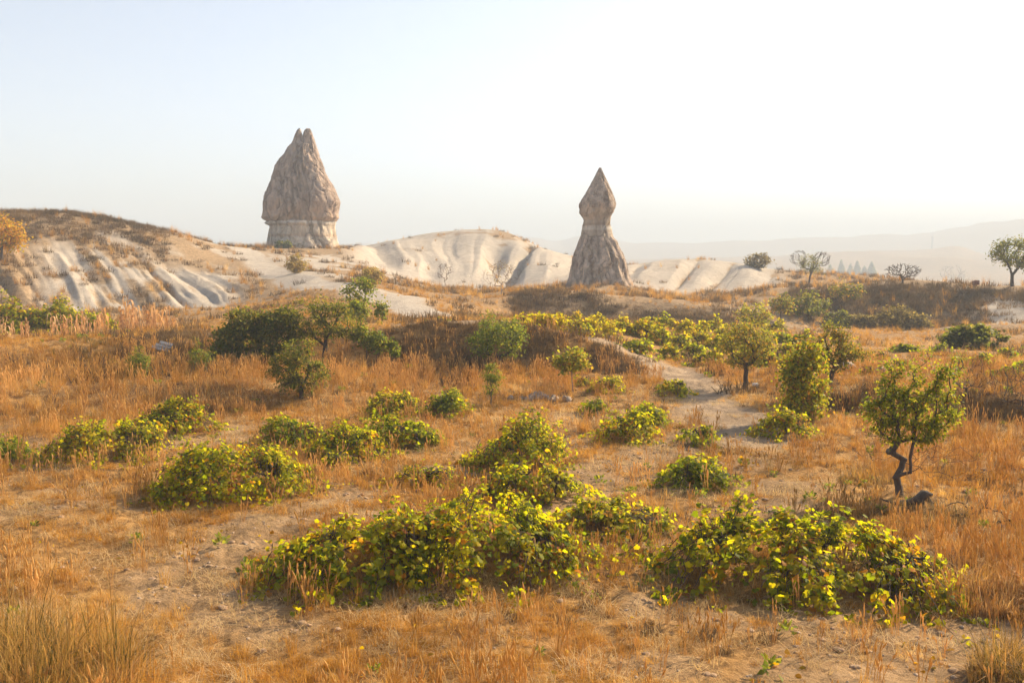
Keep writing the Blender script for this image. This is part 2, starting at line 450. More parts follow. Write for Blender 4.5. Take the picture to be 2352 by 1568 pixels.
gm, nt, out = new_mat('ground')
atT = nd(nt, 'ShaderNodeAttribute', attribute_name='tuff')
atB = nd(nt, 'ShaderNodeAttribute', attribute_name='bare')
nbig = noise(nt, 0.12, 5.0)
nmid = noise(nt, 0.9, 6.0, 0.65)
nfine = noise(nt, 9.0, 6.0, 0.7)
nstreak = noise(nt, 3.0, 5.0, 0.7)
soil = ramp(nt, nmid, [(0.28, (0.19, 0.12, 0.062)), (0.5, (0.32, 0.21, 0.112)), (0.75, (0.46, 0.325, 0.195))])
litter = ramp(nt, nstreak, [(0.28, (0.15, 0.085, 0.03)), (0.5, (0.33, 0.185, 0.065)), (0.72, (0.47, 0.29, 0.115))])
tuffc = ramp(nt, nmid, [(0.25, (0.34, 0.295, 0.25)), (0.5, (0.43, 0.38, 0.325)), (0.8, (0.51, 0.46, 0.40))])
hs = ramp(nt, nbig, [(0.3, (0.85, 0.85, 0.85)), (0.7, (1.12, 1.08, 1.02))])
atH = nd(nt, 'ShaderNodeAttribute', attribute_name='hill')
hill_c = ramp(nt, nstreak, [(0.28, (0.17, 0.115, 0.065)), (0.5, (0.31, 0.215, 0.125)), (0.72, (0.44, 0.325, 0.205))])
base = mix(nt, atH.outputs['Fac'], litter, hill_c)
base = mix(nt, atB.outputs['Fac'], base, soil)
base = mix(nt, atT.outputs['Fac'], base, tuffc)
base = mix(nt, 0.6, base, hs, 'MULTIPLY')
dk = ramp(nt, nfine, [(0.32, (0.62, 0.58, 0.54)), (0.5, (1, 1, 1)), (0.75, (1.12, 1.12, 1.12))])
base = mix(nt, 0.7, base, dk, 'MULTIPLY')
p = nd(nt, 'ShaderNodeBsdfPrincipled', Roughness=0.95)
p.inputs['Specular IOR Level'].default_value = 0.1
nt.links.new(base, p.inputs['Base Color'])
b1 = nd(nt, 'ShaderNodeBump', Strength=0.8, Distance=0.10)
nt.links.new(nfine, b1.inputs['Height'])
b2 = nd(nt, 'ShaderNodeBump', Strength=0.5, Distance=0.25)
nt.links.new(nmid, b2.inputs['Height']); nt.links.new(b1.outputs[0], b2.inputs['Normal'])
nt.links.new(b2.outputs[0], p.inputs['Normal'])
nt.links.new(p.outputs[0], out.inputs[0])
ground_me = make_mesh('ground', gv, gf, gm)
for nm, arr in (('tuff', tuffv), ('bare', barev), ('hill', sstep(60, 100, np.hypot(gv[:, 0], gv[:, 1]) + 14 * fbm(gv[:, 0] / 9, gv[:, 1] / 9, 151, 3)))):
    a = ground_me.attributes.new(nm, 'FLOAT', 'POINT'); a.data.foreach_set('value', arr.astype(np.float32))
ground = tag(add_obj('ground', ground_me), 'dry valley ground of grass, sandy soil and pale eroded tuff hills', kind='structure')

# ------------------------------------------------------------------ fairy chimneys
def rock_mat(name, c_dark, c_light, band=None, crack_amt=0.6):
    m, nt, out = new_mat(name)
    n1 = noise(nt, 0.55, 6, 0.62); n2 = noise(nt, 0.7, 6, 0.68, 'Object', (1.5, 1.5, 0.45)); n3 = noise(nt, 2.6, 7, 0.75)
    c = ramp(nt, n1, [(0.36, c_dark), (0.5, tuple((a + b) / 2 for a, b in zip(c_dark, c_light))), (0.62, c_light)])
    st = ramp(nt, n2, [(0.38, (0.52, 0.43, 0.38)), (0.5, (1, 1, 1)), (0.63, (1.5, 1.42, 1.32))])
    c = mix(nt, 0.8, c, st, 'MULTIPLY')
    sp = ramp(nt, n3, [(0.36, (0.55, 0.52, 0.50)), (0.5, (1, 1, 1)), (0.64, (1.28, 1.25, 1.2))])
    c = mix(nt, 0.7, c, sp, 'MULTIPLY')
    vt = nd(nt, 'ShaderNodeTexVoronoi', feature='DISTANCE_TO_EDGE', Scale=0.42); vmap = nd(nt, 'ShaderNodeMapping'); vtc = nd(nt, 'ShaderNodeTexCoord')
    vmap.inputs['Scale'].default_value = (1.0, 1.0, 0.22); vw = nd(nt, 'ShaderNodeVectorMath', operation='MULTIPLY_ADD'); vnz = nd(nt, 'ShaderNodeTexNoise', Scale=0.8, Detail=4.0)
    nt.links.new(vtc.outputs['Object'], vnz.inputs['Vector']); nt.links.new(vnz.outputs['Color'], vw.inputs[0]); vw.inputs[1].default_value = (1.6, 1.6, 1.6); nt.links.new(vtc.outputs['Object'], vw.inputs[2])
    nt.links.new(vw.outputs[0], vmap.inputs[0]); nt.links.new(vmap.outputs[0], vt.inputs['Vector'])
    crack = ramp(nt, vt.outputs['Distance'], [(0.0, (0.42, 0.36, 0.32)), (0.035, (0.85, 0.83, 0.8)), (0.08, (1, 1, 1))])
    if band:
        tc = nd(nt, 'ShaderNodeTexCoord'); sx = nd(nt, 'ShaderNodeSeparateXYZ')
        nt.links.new(tc.outputs['Object'], sx.inputs[0])
        ad = nd(nt, 'ShaderNodeMath', operation='MULTIPLY_ADD'); ad.inputs[1].default_value = 0.5; nt.links.new(n1, ad.inputs[0]); nt.links.new(sx.outputs[2], ad.inputs[2])
        mr = nd(nt, 'ShaderNodeMapRange'); mr.inputs[1].default_value = band[0]; mr.inputs[2].default_value = band[1]
        nt.links.new(ad.outputs[0], mr.inputs[0])
        bc = ramp(nt, mr.outputs[0], band[2])
        c = mix(nt, 0.82, c, bc)
        c = mix(nt, 0.35, c, st, 'MULTIPLY')
    c = mix(nt, crack_amt, c, crack, 'MULTIPLY')
    p = nd(nt, 'ShaderNodeBsdfPrincipled', Roughness=0.95); p.inputs['Specular IOR Level'].default_value = 0.1
    nt.links.new(c, p.inputs['Base Color'])
    b0 = nd(nt, 'ShaderNodeBump', Strength=0.8, Distance=0.6); nt.links.new(crack, b0.inputs['Height'])
    b1 = nd(nt, 'ShaderNodeBump', Strength=1.0, Distance=0.5); nt.links.new(n3, b1.inputs['Height']); nt.links.new(b0.outputs[0], b1.inputs['Normal'])
    b2 = nd(nt, 'ShaderNodeBump', Strength=0.45, Distance=0.6); nt.links.new(n2, b2.inputs['Height']); nt.links.new(b1.outputs[0], b2.inputs['Normal'])
    nt.links.new(b2.outputs[0], p.inputs['Normal']); nt.links.new(p.outputs[0], out.inputs[0])
    return m

def column_mesh(prof, conv, r, origin, amp, seed, flute=0.0, nth=120, nz=110, depth=0.95, cap_top=True):
    """prof: (row, left, right) outline; a full round body with fluting and weathering"""
    P = np.array(prof, float)
    px_l = np.array([conv(x, y)[0] for y, x, _ in P]); px_r = np.array([conv(x, y)[0] for y, _, x in P]); py = np.array([conv(0, y)[1] for y, _, _ in P])
    m = r / FPX * math.cos(math.atan((px_l.mean() + px_r.mean()) / 2 / FPX - CX / FPX)) ** -0  # metres per view pixel
    yy = np.linspace(py[0], py[-1], nz)
    l = np.interp(yy, py, px_l); rr_ = np.interp(yy, py, px_r)
    xo = CX + FPX * origin[0] / origin[1]
    zc = np.array([at_r(xo, v, r)[2] for v in yy])
    cx = ((l + rr_) / 2 - xo) * m; hw = (rr_ - l) / 2 * m
    th = np.linspace(0, 2 * math.pi, nth, endpoint=False)
    T, I = np.meshgrid(th, np.arange(nz))
    Rr = hw[I]
    n_a = fbm(np.cos(T) * 2.2 + 5 + 0 * I, np.sin(T) * 2.2 + zc[I] * 0.25, seed, 4)
    n_b = fbm(np.cos(T + 0.02 * zc[I]) * 2.6 + 9, np.sin(T + 0.02 * zc[I]) * 2.6 + zc[I] * 0.06, seed + 4, 3)
    n_c = fbm(T * 3.1 * 1.6 + seed, zc[I] * 0.75 + np.sin(T), seed + 9, 4) * np.abs(np.sin(T / 2)) ** .2
    n_d = np.abs(fbm(T * 2.4 + 0.05 * zc[I], zc[I] * 0.22, seed + 13, 3))
    fl = 0.5 - 2.6 * np.exp(-(n_b / 0.06) ** 2) * 0.35 + 0.9 * np.abs(n_b)
    fl = fl - fl.mean(); n_a = n_a - n_a.mean(); side = np.abs(np.cos(T)) ** 2                        # keep the outline as measured
    Rr = Rr * (1 + (amp * n_a + flute * fl) * (1 - 0.85 * side)) * (1 - 0.035 * side) + amp * (3.0 * n_c - 4.0 * np.clip(0.09 - n_d, 0, 1) / 0.09 * 0.45) * np.minimum(1, hw[I] * .25) * (1 - 0.55 * side)
    x = origin[0] + cx[I] + Rr * np.cos(T); y = origin[1] + depth * Rr * np.sin(T); z = zc[I] + 0.12 * n_c
    v = np.stack([x, y, z], -1).reshape(-1, 3) - np.array(origin)
    ii, jj = np.meshgrid(np.arange(nz - 1), np.arange(nth), indexing='ij'); j2 = (jj + 1) % nth
    f = np.stack([ii * nth + jj, (ii + 1) * nth + jj, (ii + 1) * nth + j2, ii * nth + j2], -1).reshape(-1, 4)
    tops = []
    for row, flip in ((0, False), (nz - 1, True)):
        c = v[row * nth:(row + 1) * nth].mean(0); v = np.vstack([v, c]); ci = len(v) - 1
        a = row * nth + np.arange(nth); b = row * nth + (np.arange(nth) + 1) % nth
        tops.append(np.stack([a, b, np.full(nth, ci)], -1) if not flip else np.stack([b, a, np.full(nth, ci)], -1))
    return v, [f] + tops

def join_parts(parts):
    vs_, fq, ft, o = [], [], [], 0
    for v, fs in parts:
        vs_.append(v)
        for f in fs: (fq if f.shape[1] == 4 else ft).append(f + o)
        o += len(v)
    return np.vstack(vs_), [np.vstack(fq)] + ([np.vstack(ft)] if ft else [])

convL = lambda x, y: ((620 + x / 4.752) * .9408, (290 + y / 4.752) * .9408)
convR = lambda x, y: ((1370 + x / 5.058) * .9408, (390 + y / 5.058) * .9408)
RL, RRt = 168.0, 133.0
oL = at_r(convL(575, 0)[0], 568, RL); oR = at_r(convR(455, 0)[0], 645, RRt)
oL = (oL[0], oL[1], oL[2] - 0.4); oR = (oR[0], oR[1], oR[2] - 0.2)
brown = rock_mat('grey_brown_tuff', (0.42, 0.325, 0.255), (0.62, 0.50, 0.41))
creamL = rock_mat('cream_tuff_bands', (0.62, 0.50, 0.38), (0.76, 0.65, 0.53),
                  (0.0, 5.0, [(0.0, (0.54, 0.44, 0.36)), (0.25, (0.68, 0.57, 0.45)), (0.42, (0.74, 0.66, 0.55)), (0.5, (0.56, 0.40, 0.27)), (0.58, (0.66, 0.56, 0.44)), (0.86, (0.67, 0.56, 0.44)), (0.93, (0.78, 0.72, 0.64)), (1.0, (0.66, 0.52, 0.40))]))
capL = rock_mat('grey_brown_tuff_pale_foot', (0.37, 0.275, 0.225), (0.60, 0.475, 0.395),
                (5.0, 20.0, [(0.0, (0.58, 0.42, 0.30)), (0.09, (0.52, 0.38, 0.29)), (0.2, (0.44, 0.335, 0.27)), (0.6, (0.44, 0.34, 0.28)), (1.0, (0.50, 0.40, 0.33))]))
neckR = rock_mat('tan_tuff_bands', (0.46, 0.37, 0.28), (0.58, 0.48, 0.38),
                 (5.0, 9.6, [(0.0, (0.46, 0.37, 0.30)), (0.12, (0.56, 0.46, 0.36)), (0.45, (0.60, 0.50, 0.40)), (0.5, (0.78, 0.72, 0.64)), (0.57, (0.70, 0.62, 0.53)), (0.62, (0.44, 0.32, 0.22)), (0.7, (0.58, 0.47, 0.37)), (1.0, (0.64, 0.50, 0.38))]))
ch = empty('fairy_chimney', oL)
tag(ch, 'broad twin-peaked rock chimney with brown cap on cream banded base', 'rock tower', 'fairy chimneys on the pale hills')
body = column_mesh([(300, 462, 748), (350, 420, 760), (430, 360, 790), (520, 300, 825), (600, 265, 850), (700, 230, 900), (800, 185, 960), (900, 155, 1000), (970, 135, 1025), (1040, 128, 1005), (1100, 122, 990), (1150, 120, 998), (1175, 140, 975), (1192, 175, 965)], convL, RL, oL, 0.20, 101, 0.17, 150, 130, 0.85)
pk1 = column_mesh([(113, 556, 567), (125, 543, 576), (150, 525, 585), (200, 505, 600), (250, 488, 625), (300, 462, 655), (430, 400, 720)], convL, RL, oL, 0.10, 111, 0.05, 60, 50, 0.9)
pk2 = column_mesh([(116, 645, 678), (128, 628, 690), (150, 612, 702), (190, 600, 715), (250, 605, 736), (300, 600, 750), (430, 540, 790)], convL, RL, oL, 0.10, 121, 0.05, 60, 50, 0.9)
v, f = join_parts([body, pk1, pk2])
add_obj('cap', make_mesh('chimney_cap', v, f, capL), ch)
v, f = column_mesh([(1188, 178, 965), (1200, 170, 968), (1212, 150, 966), (1228, 168, 960), (1248, 208, 952), (1280, 197, 955), (1345, 180, 962), (1360, 183, 968), (1420, 167, 985), (1480, 157, 1010), (1530, 150, 1050), (1600, 140, 1080)], convL, RL, oL, 0.14, 131, 0.16, 150, 90, 0.85)
add_obj('base', make_mesh('chimney_base', v, f, creamL), ch)
ch = empty('fairy_chimney', oR)
tag(ch, 'slender rock chimney with pointed arrowhead cap, narrow neck and flared skirt', 'rock tower', 'fairy chimneys on the pale hills')
v, f = column_mesh([(100, 466, 480), (112, 453, 489), (130, 440, 495), (200, 405, 530), (300, 350, 580), (400, 295, 628), (450, 268, 645), (520, 225, 672), (550, 212, 678), (600, 210, 668), (608, 222, 660)], convR, RRt, oR, 0.13, 201, 0.09, 110, 90, 0.95)
add_obj('cap', make_mesh('chimney_cap', v, f, brown), ch)
v, f = column_mesh([(595, 216, 664), (650, 211, 647), (668, 214, 630), (690, 232, 618), (720, 255, 610), (750, 268, 606), (785, 258, 603), (797, 262, 600), (803, 250, 606), (850, 245, 622), (950, 228, 645), (975, 222, 655)], convR, RRt, oR, 0.09, 211, 0.08, 110, 80, 0.95)
add_obj('neck', make_mesh('chimney_neck', v, f, neckR), ch)
v, f = column_mesh([(945, 230, 644), (965, 222, 656), (1010, 205, 698), (1080, 180, 725), (1150, 150, 765), (1250, 120, 805), (1350, 95, 830), (1430, 80, 850), (1500, 66, 885), (1580, 40, 930)], convR, RRt, oR, 0.12, 221, 0.13, 130, 90, 0.95)
add_obj('skirt', make_mesh('chimney_skirt', v, f, brown), ch)

# ------------------------------------------------------------------ plant builders
def tubes(paths, sides=5):
    """paths: list of (points (n,3), radii (n,)); returns verts, quads"""
    V, F, o = [], [], 0
    ang = np.linspace(0, 2 * math.pi, sides, endpoint=False)
    ca, sa = np.cos(ang), np.sin(ang)
    for pts, rad in paths:
        pts = np.asarray(pts, float); n = len(pts)
        t = np.gradient(pts, axis=0); t /= np.linalg.norm(t, axis=1)[:, None] + 1e-9
        ref = np.array([0.0, 0, 1]) if abs(t[:, 2].mean()) < 0.85 else np.array([1.0, 0, 0])
        a = np.cross(t, ref); a /= np.linalg.norm(a, axis=1)[:, None] + 1e-9
        b = np.cross(t, a)
        ring = pts[:, None, :] + (a[:, None, :] * ca[None, :, None] + b[:, None, :] * sa[None, :, None]) * np.asarray(rad)[:, None, None]
        V.append(ring.reshape(-1, 3))
        ii, jj = np.meshgrid(np.arange(n - 1), np.arange(sides), indexing='ij'); j2 = (jj + 1) % sides
        F.append(o + np.stack([ii * sides + jj, ii * sides + j2, (ii + 1) * sides + j2, (ii + 1) * sides + jj], -1).reshape(-1, 4))
        o += n * sides
    return np.vstack(V), np.vstack(F)

# leaf shapes lie in the xy plane, stalk at the origin, tip along +y, length 1
_ov = np.array([(0, 0.14, 0), (0.24, 0.0, .03), (0.50, 0.16, .06), (0.47, 0.40, .03), (0.53, 0.62, -.03), (0.30, 0.74, 0), (0.0, 1.0, -.12),
                (-0.30, 0.74, 0), (-0.53, 0.62, -.03), (-0.47, 0.40, .03), (-0.50, 0.16, .06), (-0.24, 0.0, .03), (0, 0.45, .10)], float)
VINE_LEAF = (_ov, np.array([(12, i, (i + 1) % 12) for i in range(12)]))
_mid = np.array([(0, 0, 0), (0.48, 0.25, .04), (0.36, 0.72, -.02), (0, 1, -.08), (-0.36, 0.72, -.02), (-0.48, 0.25, .04), (0, .45, .07)], float)
VINE_LEAF_MID = (_mid, np.array([(6, i, (i + 1) % 6) for i in range(6)]))
OVAL_LEAF = (np.array([(0, 0, 0), (0.30, 0.5, .08), (0, 1, -.05), (-0.30, 0.5, .08)], float), np.array([(0, 1, 2), (0, 2, 3)]))
TUFT_LEAF = (np.array([(0, 0, 0), (0.55, 0.35, .1), (0.25, 1, -.05), (-0.3, 0.9, .06), (-0.5, 0.4, .1)], float), np.array([(0, 1, 2), (0, 2, 3), (0, 3, 4)]))

def norm(a): return a / (np.linalg.norm(a, axis=-1, keepdims=True) + 1e-9)

def frames(nrm, tip):
    n = norm(nrm); t = norm(tip - (tip * n).sum(-1, keepdims=True) * n); x = np.cross(t, n)
    return np.stack([x, t, n], -1)          # columns

def scatter_leaves(shape, pos, Rm, sc, cols):
    v0, f0 = shape
    V = np.einsum('nij,mj->nmi', Rm, v0) * sc[:, None, None] + pos[:, None, :]
    F = f0[None] + (np.arange(len(pos)) * len(v0))[:, None, None]
    C = np.repeat(cols[:, None, :], len(v0), 1)
    return V.reshape(-1, 3), F.reshape(-1, f0.shape[1]), C.reshape(-1, 3)

PAL = {
 'vine':   [((0.10, 0.145, 0.006), .19), ((0.24, 0.265, 0.008), .28), ((0.38, 0.345, 0.009), .28), ((0.50, 0.38, 0.010), .14), ((0.54, 0.20, 0.014), .08), ((0.20, 0.07, 0.02), .03)],
 'vine_y': [((0.11, 0.15, 0.012), .12), ((0.20, 0.225, 0.015), .24), ((0.34, 0.31, 0.02), .30), ((0.50, 0.38, 0.025), .22), ((0.50, 0.23, 0.025), .08), ((0.18, 0.07, 0.02), .04)],
 'vine_g': [((0.085, 0.13, 0.008), .25), ((0.18, 0.22, 0.010), .35), ((0.27, 0.27, 0.015), .29), ((0.44, 0.37, 0.020), .12), ((0.40, 0.17, 0.022), .03)],
 'gold':   [((0.24, 0.25, 0.02), .25), ((0.44, 0.36, 0.03), .42), ((0.52, 0.34, 0.04), .25), ((0.48, 0.22, 0.03), .08)],
 'olive':  [((0.065, 0.085, 0.014), .4), ((0.12, 0.13, 0.018), .35), ((0.16, 0.14, 0.02), .17), ((0.26, 0.17, 0.03), .08)],
 'olive_o':[((0.09, 0.10, 0.014), .32), ((0.16, 0.15, 0.018), .33), ((0.24, 0.16, 0.02), .22), ((0.38, 0.15, 0.025), .13)],
 'dark':   [((0.055, 0.07, 0.012), .42), ((0.10, 0.11, 0.016), .36), ((0.10, 0.10, 0.02), .12), ((0.2, 0.15, 0.03), .03)],
 'green':  [((0.08, 0.12, 0.014), .35), ((0.14, 0.18, 0.018), .4), ((0.18, 0.19, 0.02), .2), ((0.34, 0.26, 0.03), .05)],
 'orange': [((0.48, 0.19, 0.012), .35), ((0.52, 0.27, 0.018), .4), ((0.28, 0.20, 0.015), .25)],
 'brown':  [((0.10, 0.07, 0.035), .5), ((0.16, 0.11, 0.05), .35), ((0.24, 0.16, 0.07), .15)],
 'sand':   [((0.30, 0.19, 0.08), .4), ((0.40, 0.26, 0.11), .4), ((0.2, 0.15, 0.05), .2)],
}
def pick_cols(pal, n, bias=None):
    cs = np.array([c for c, _ in PAL[pal]]); ws = np.cumsum([w for _, w in PAL[pal]]); ws /= ws[-1]
    u = rng.random(n)
    if bias is not None: u = np.clip(u + bias, 0, 0.9999)
    idx = np.minimum(np.searchsorted(ws, u), len(cs) - 1)
    c = cs[idx] * (1 + rng.normal(0, 0.14, (n, 1)))
    c[:, 0] *= 1 + rng.normal(0, 0.06, n)
    return np.clip(c, 0.005, 0.8), idx

def skeleton(targets, fork, base, base_r, bend=0.12, r_min=0.004, weights=None):
    """grow a branching frame from the base to every target; returns thick paths, thin paths"""
    nodes = [np.array(base, float)]; par = [-1]
    nseg = 4
    fork = np.array(fork, float)
    for k in range(1, nseg + 1):
        t = k / nseg
        nodes.append(nodes[0] + (fork - nodes[0]) * t + rng.normal(0, bend * 0.12 * np.linalg.norm(fork - nodes[0]), 3) * (t < 1) * np.array([1, 1, .2])); par.append(len(nodes) - 2)
    T = np.asarray(targets); order = np.argsort(np.linalg.norm(T - fork, axis=1))
    ends = []; wts = []
    H = np.linalg.norm(T.max(0) - T.min(0)) + 1e-6
    for oi in order:
        p = T[oi]
        A = np.array(nodes[nseg:]); d = np.linalg.norm(A - p, axis=1)
        df = np.linalg.norm(A - fork, axis=1); dp = np.linalg.norm(p - fork)
        cost = d + 0.35 * df + 3 * np.maximum(0, df - dp * 0.95)
        j = int(np.argmin(cost)) + nseg
        a = nodes[j]; L = np.linalg.norm(p - a); ns = 1 if L < 0.12 * H else (2 if L < 0.3 * H else 3); last = j
        for k in range(1, ns + 1):
            t = k / ns
            q = a + (p - a) * t + np.array([0, 0, 0.6 * bend * L * t * (1 - t)]) + rng.normal(0, bend * L * 0.2, 3) * (1 if t < 1 else 0)
            nodes.append(q); par.append(last); last = len(nodes) - 1
        ends.append(last); wts.append(1.0 if weights is None else weights[oi])
    n = len(nodes); cnt = np.zeros(n)
    for e, w_ in zip(ends, wts): cnt[e] += w_
    for i in range(n - 1, 0, -1): cnt[par[i]] += cnt[i]
    cnt = np.maximum(cnt, 0.12)
    rad = np.maximum(base_r * (cnt / cnt[0]) ** 0.52, r_min)
    rad[:nseg] *= np.linspace(1.35, 1.02, nseg)
    thick, thin = [], []
    for i in range(1, n):
        a, b = nodes[par[i]], nodes[i]; ra, rb = min(rad[par[i]], rad[i] * 1.5), rad[i]
        if par[i] < nseg: ra = rad[par[i]]
        mid = (a + b) / 2 + rng.normal(0, 0.03 * np.linalg.norm(b - a), 3)
        if rb > base_r * 0.3 and par[i] >= nseg: a = a - norm(b - a) * ra * 0.9
        (thick if rb > base_r * 0.3 else thin).append((np.array([a, mid, b]), np.array([ra, (ra + rb) / 2, rb])))
    return thick, thin, [nodes[e] for e in ends]

def blob_points(ells, n, shell=0.55):
    """points spread through several ellipsoids (cx,cy,cz,rx,ry,rz), towards their skin"""
    vol = np.array([e[3] * e[4] * e[5] for e in ells]) ** 0.75; vol /= vol.sum()
    idx = rng.choice(len(ells), n, p=vol); E = np.array(ells)[idx]
    d = norm(rng.normal(size=(n, 3))); rr = rng.random(n) ** (1 / 3.0)
    rr = shell * (0.7 + 0.3 * rr) + (1 - shell) * rr
    return E[:, :3] + d * rr[:, None] * E[:, 3:], E[:, :3]

def leaves_around(pts, per, spread, size, pal, center, shape=OVAL_LEAF, bias=None, up=0.5):
    pts = np.asarray(pts); n = len(pts)
    k = rng.poisson(per, n); rep = np.repeat(np.arange(n), k); P = pts[rep]
    sp = spread * (0.6 + 0.8 * rng.random(n))[rep][:, None]
    pos = P + rng.normal(size=(len(P), 3)) * sp * np.array([1, 1, .75])
    outw = norm(pos - center)
    nrm = outw * 0.45 + np.array([0, 0, up]) + np.array(sun_dir) * 0.3 + rng.normal(size=pos.shape) * 0.65
    tip = outw + np.array([0, 0, -0.5]) + rng.normal(size=pos.shape) * 0.7
    sc = size * (0.7 + 0.6 * rng.random(len(pos)))
    cb = np.repeat(rng.normal(0, 0.12, n), k)
    cols, _ = pick_cols(pal, len(pos), cb if bias is None else cb + bias)
    return scatter_leaves(shape, pos, frames(nrm, tip), sc, cols)

def px_size(r): return r / FPX

def build_tree(name, label, cat, px, py, h_px, ells, leaves, leaf_size, pal, trunk_r, clumps=90, fork_h=0.3, fork_dx=0.0, group=None, bark='bark',
               shape=OVAL_LEAF, spread=None, bare_ells=None, bare_n=0, shell=0.55, up=0.5, r=None, trunk_part='trunk', bend=0.14, lean=0.0):
    """a tree whose foot is seen at (px,py); ells in units of its height: (x, z, rx, rz[, ry])"""
    B = ground_r(px, r) if r else ground_at(px, py)
    rr = math.hypot(B.x, B.y); H = h_px * px_size(rr)
    root = empty(name, B); tag(root, label, cat, group)
    E = [(e[0] * H, 0.0 if len(e) < 6 else e[5] * H, e[1] * H, e[2] * H, (e[4] if len(e) > 4 else e[2] * 0.9) * H, e[3] * H) for e in ells]
    pts, cen = blob_points(E, clumps, shell)
    pts[:, 2] = np.maximum(pts[:, 2], 0.03 * H)
    allp = pts
    if bare_n:
        Eb = [(e[0] * H, 0, e[1] * H, e[2] * H, e[2] * .9 * H, e[3] * H) for e in bare_ells]
        bp, _ = blob_points(Eb, bare_n, 0.7); bp[:, 2] = np.maximum(bp[:, 2], 0.02 * H)
        allp = np.vstack([pts, bp])
    thick, thin, ends = skeleton(allp, (fork_dx * H, 0, fork_h * H), (lean * H, 0, -0.06 * H), trunk_r, bend, max(0.003, 0.00016 * rr), np.concatenate([np.ones(len(pts)), np.full(len(allp) - len(pts), 0.06 if leaves else 1.0)]))
    thick, thin = thick + thin, []
    if thick:
        v, f = tubes(thick, 6); add_obj(trunk_part, make_mesh(name + '_trunk', v, f, M[bark]), root)
    if thin:
        v, f = tubes(thin, 4); add_obj('branches', make_mesh(name + '_branches', v, f, M[bark]), root)
    if leaves:
        ctr = np.array([np.mean([e[0] for e in E]), 0, np.mean([e[2] for e in E])])
        sp = spread * H if spread else 0.07 * H
        v, f, c = leaves_around(pts, 1.4 * leaves / clumps, sp, leaf_size, pal, ctr, shape, None, up)
        v[:, 2] = np.maximum(v[:, 2], 0.01)
        add_obj('crown', make_mesh(name + '_crown', v, f, M['tree_leaf'], c, smooth=False), root)
    return root

# ------------------------------------------------------------------ grape vines
LEAF_VARIANTS = {}
def leaf_variant(pal, k):
    key = (pal, k)
    if key not in LEAF_VARIANTS:
        c = np.array(PAL[pal][k][0])
        out_ = []
        for s in range(3):
            v = VINE_LEAF[0].copy(); v[:, 2] += rng.normal(0, 0.045, len(v)); v[:, :2] *= 1 + rng.normal(0, 0.05, (len(v), 2))
            cc = np.clip(c * (1 + 0.22 * (s - 1)), 0.004, .8)
            out_.append(make_mesh('vine_leaf', v, VINE_LEAF[1], M['vine_leaf'], np.tile(cc, (len(v), 1)), smooth=True))
        LEAF_VARIANTS[key] = out_
    return LEAF_VARIANTS[key]

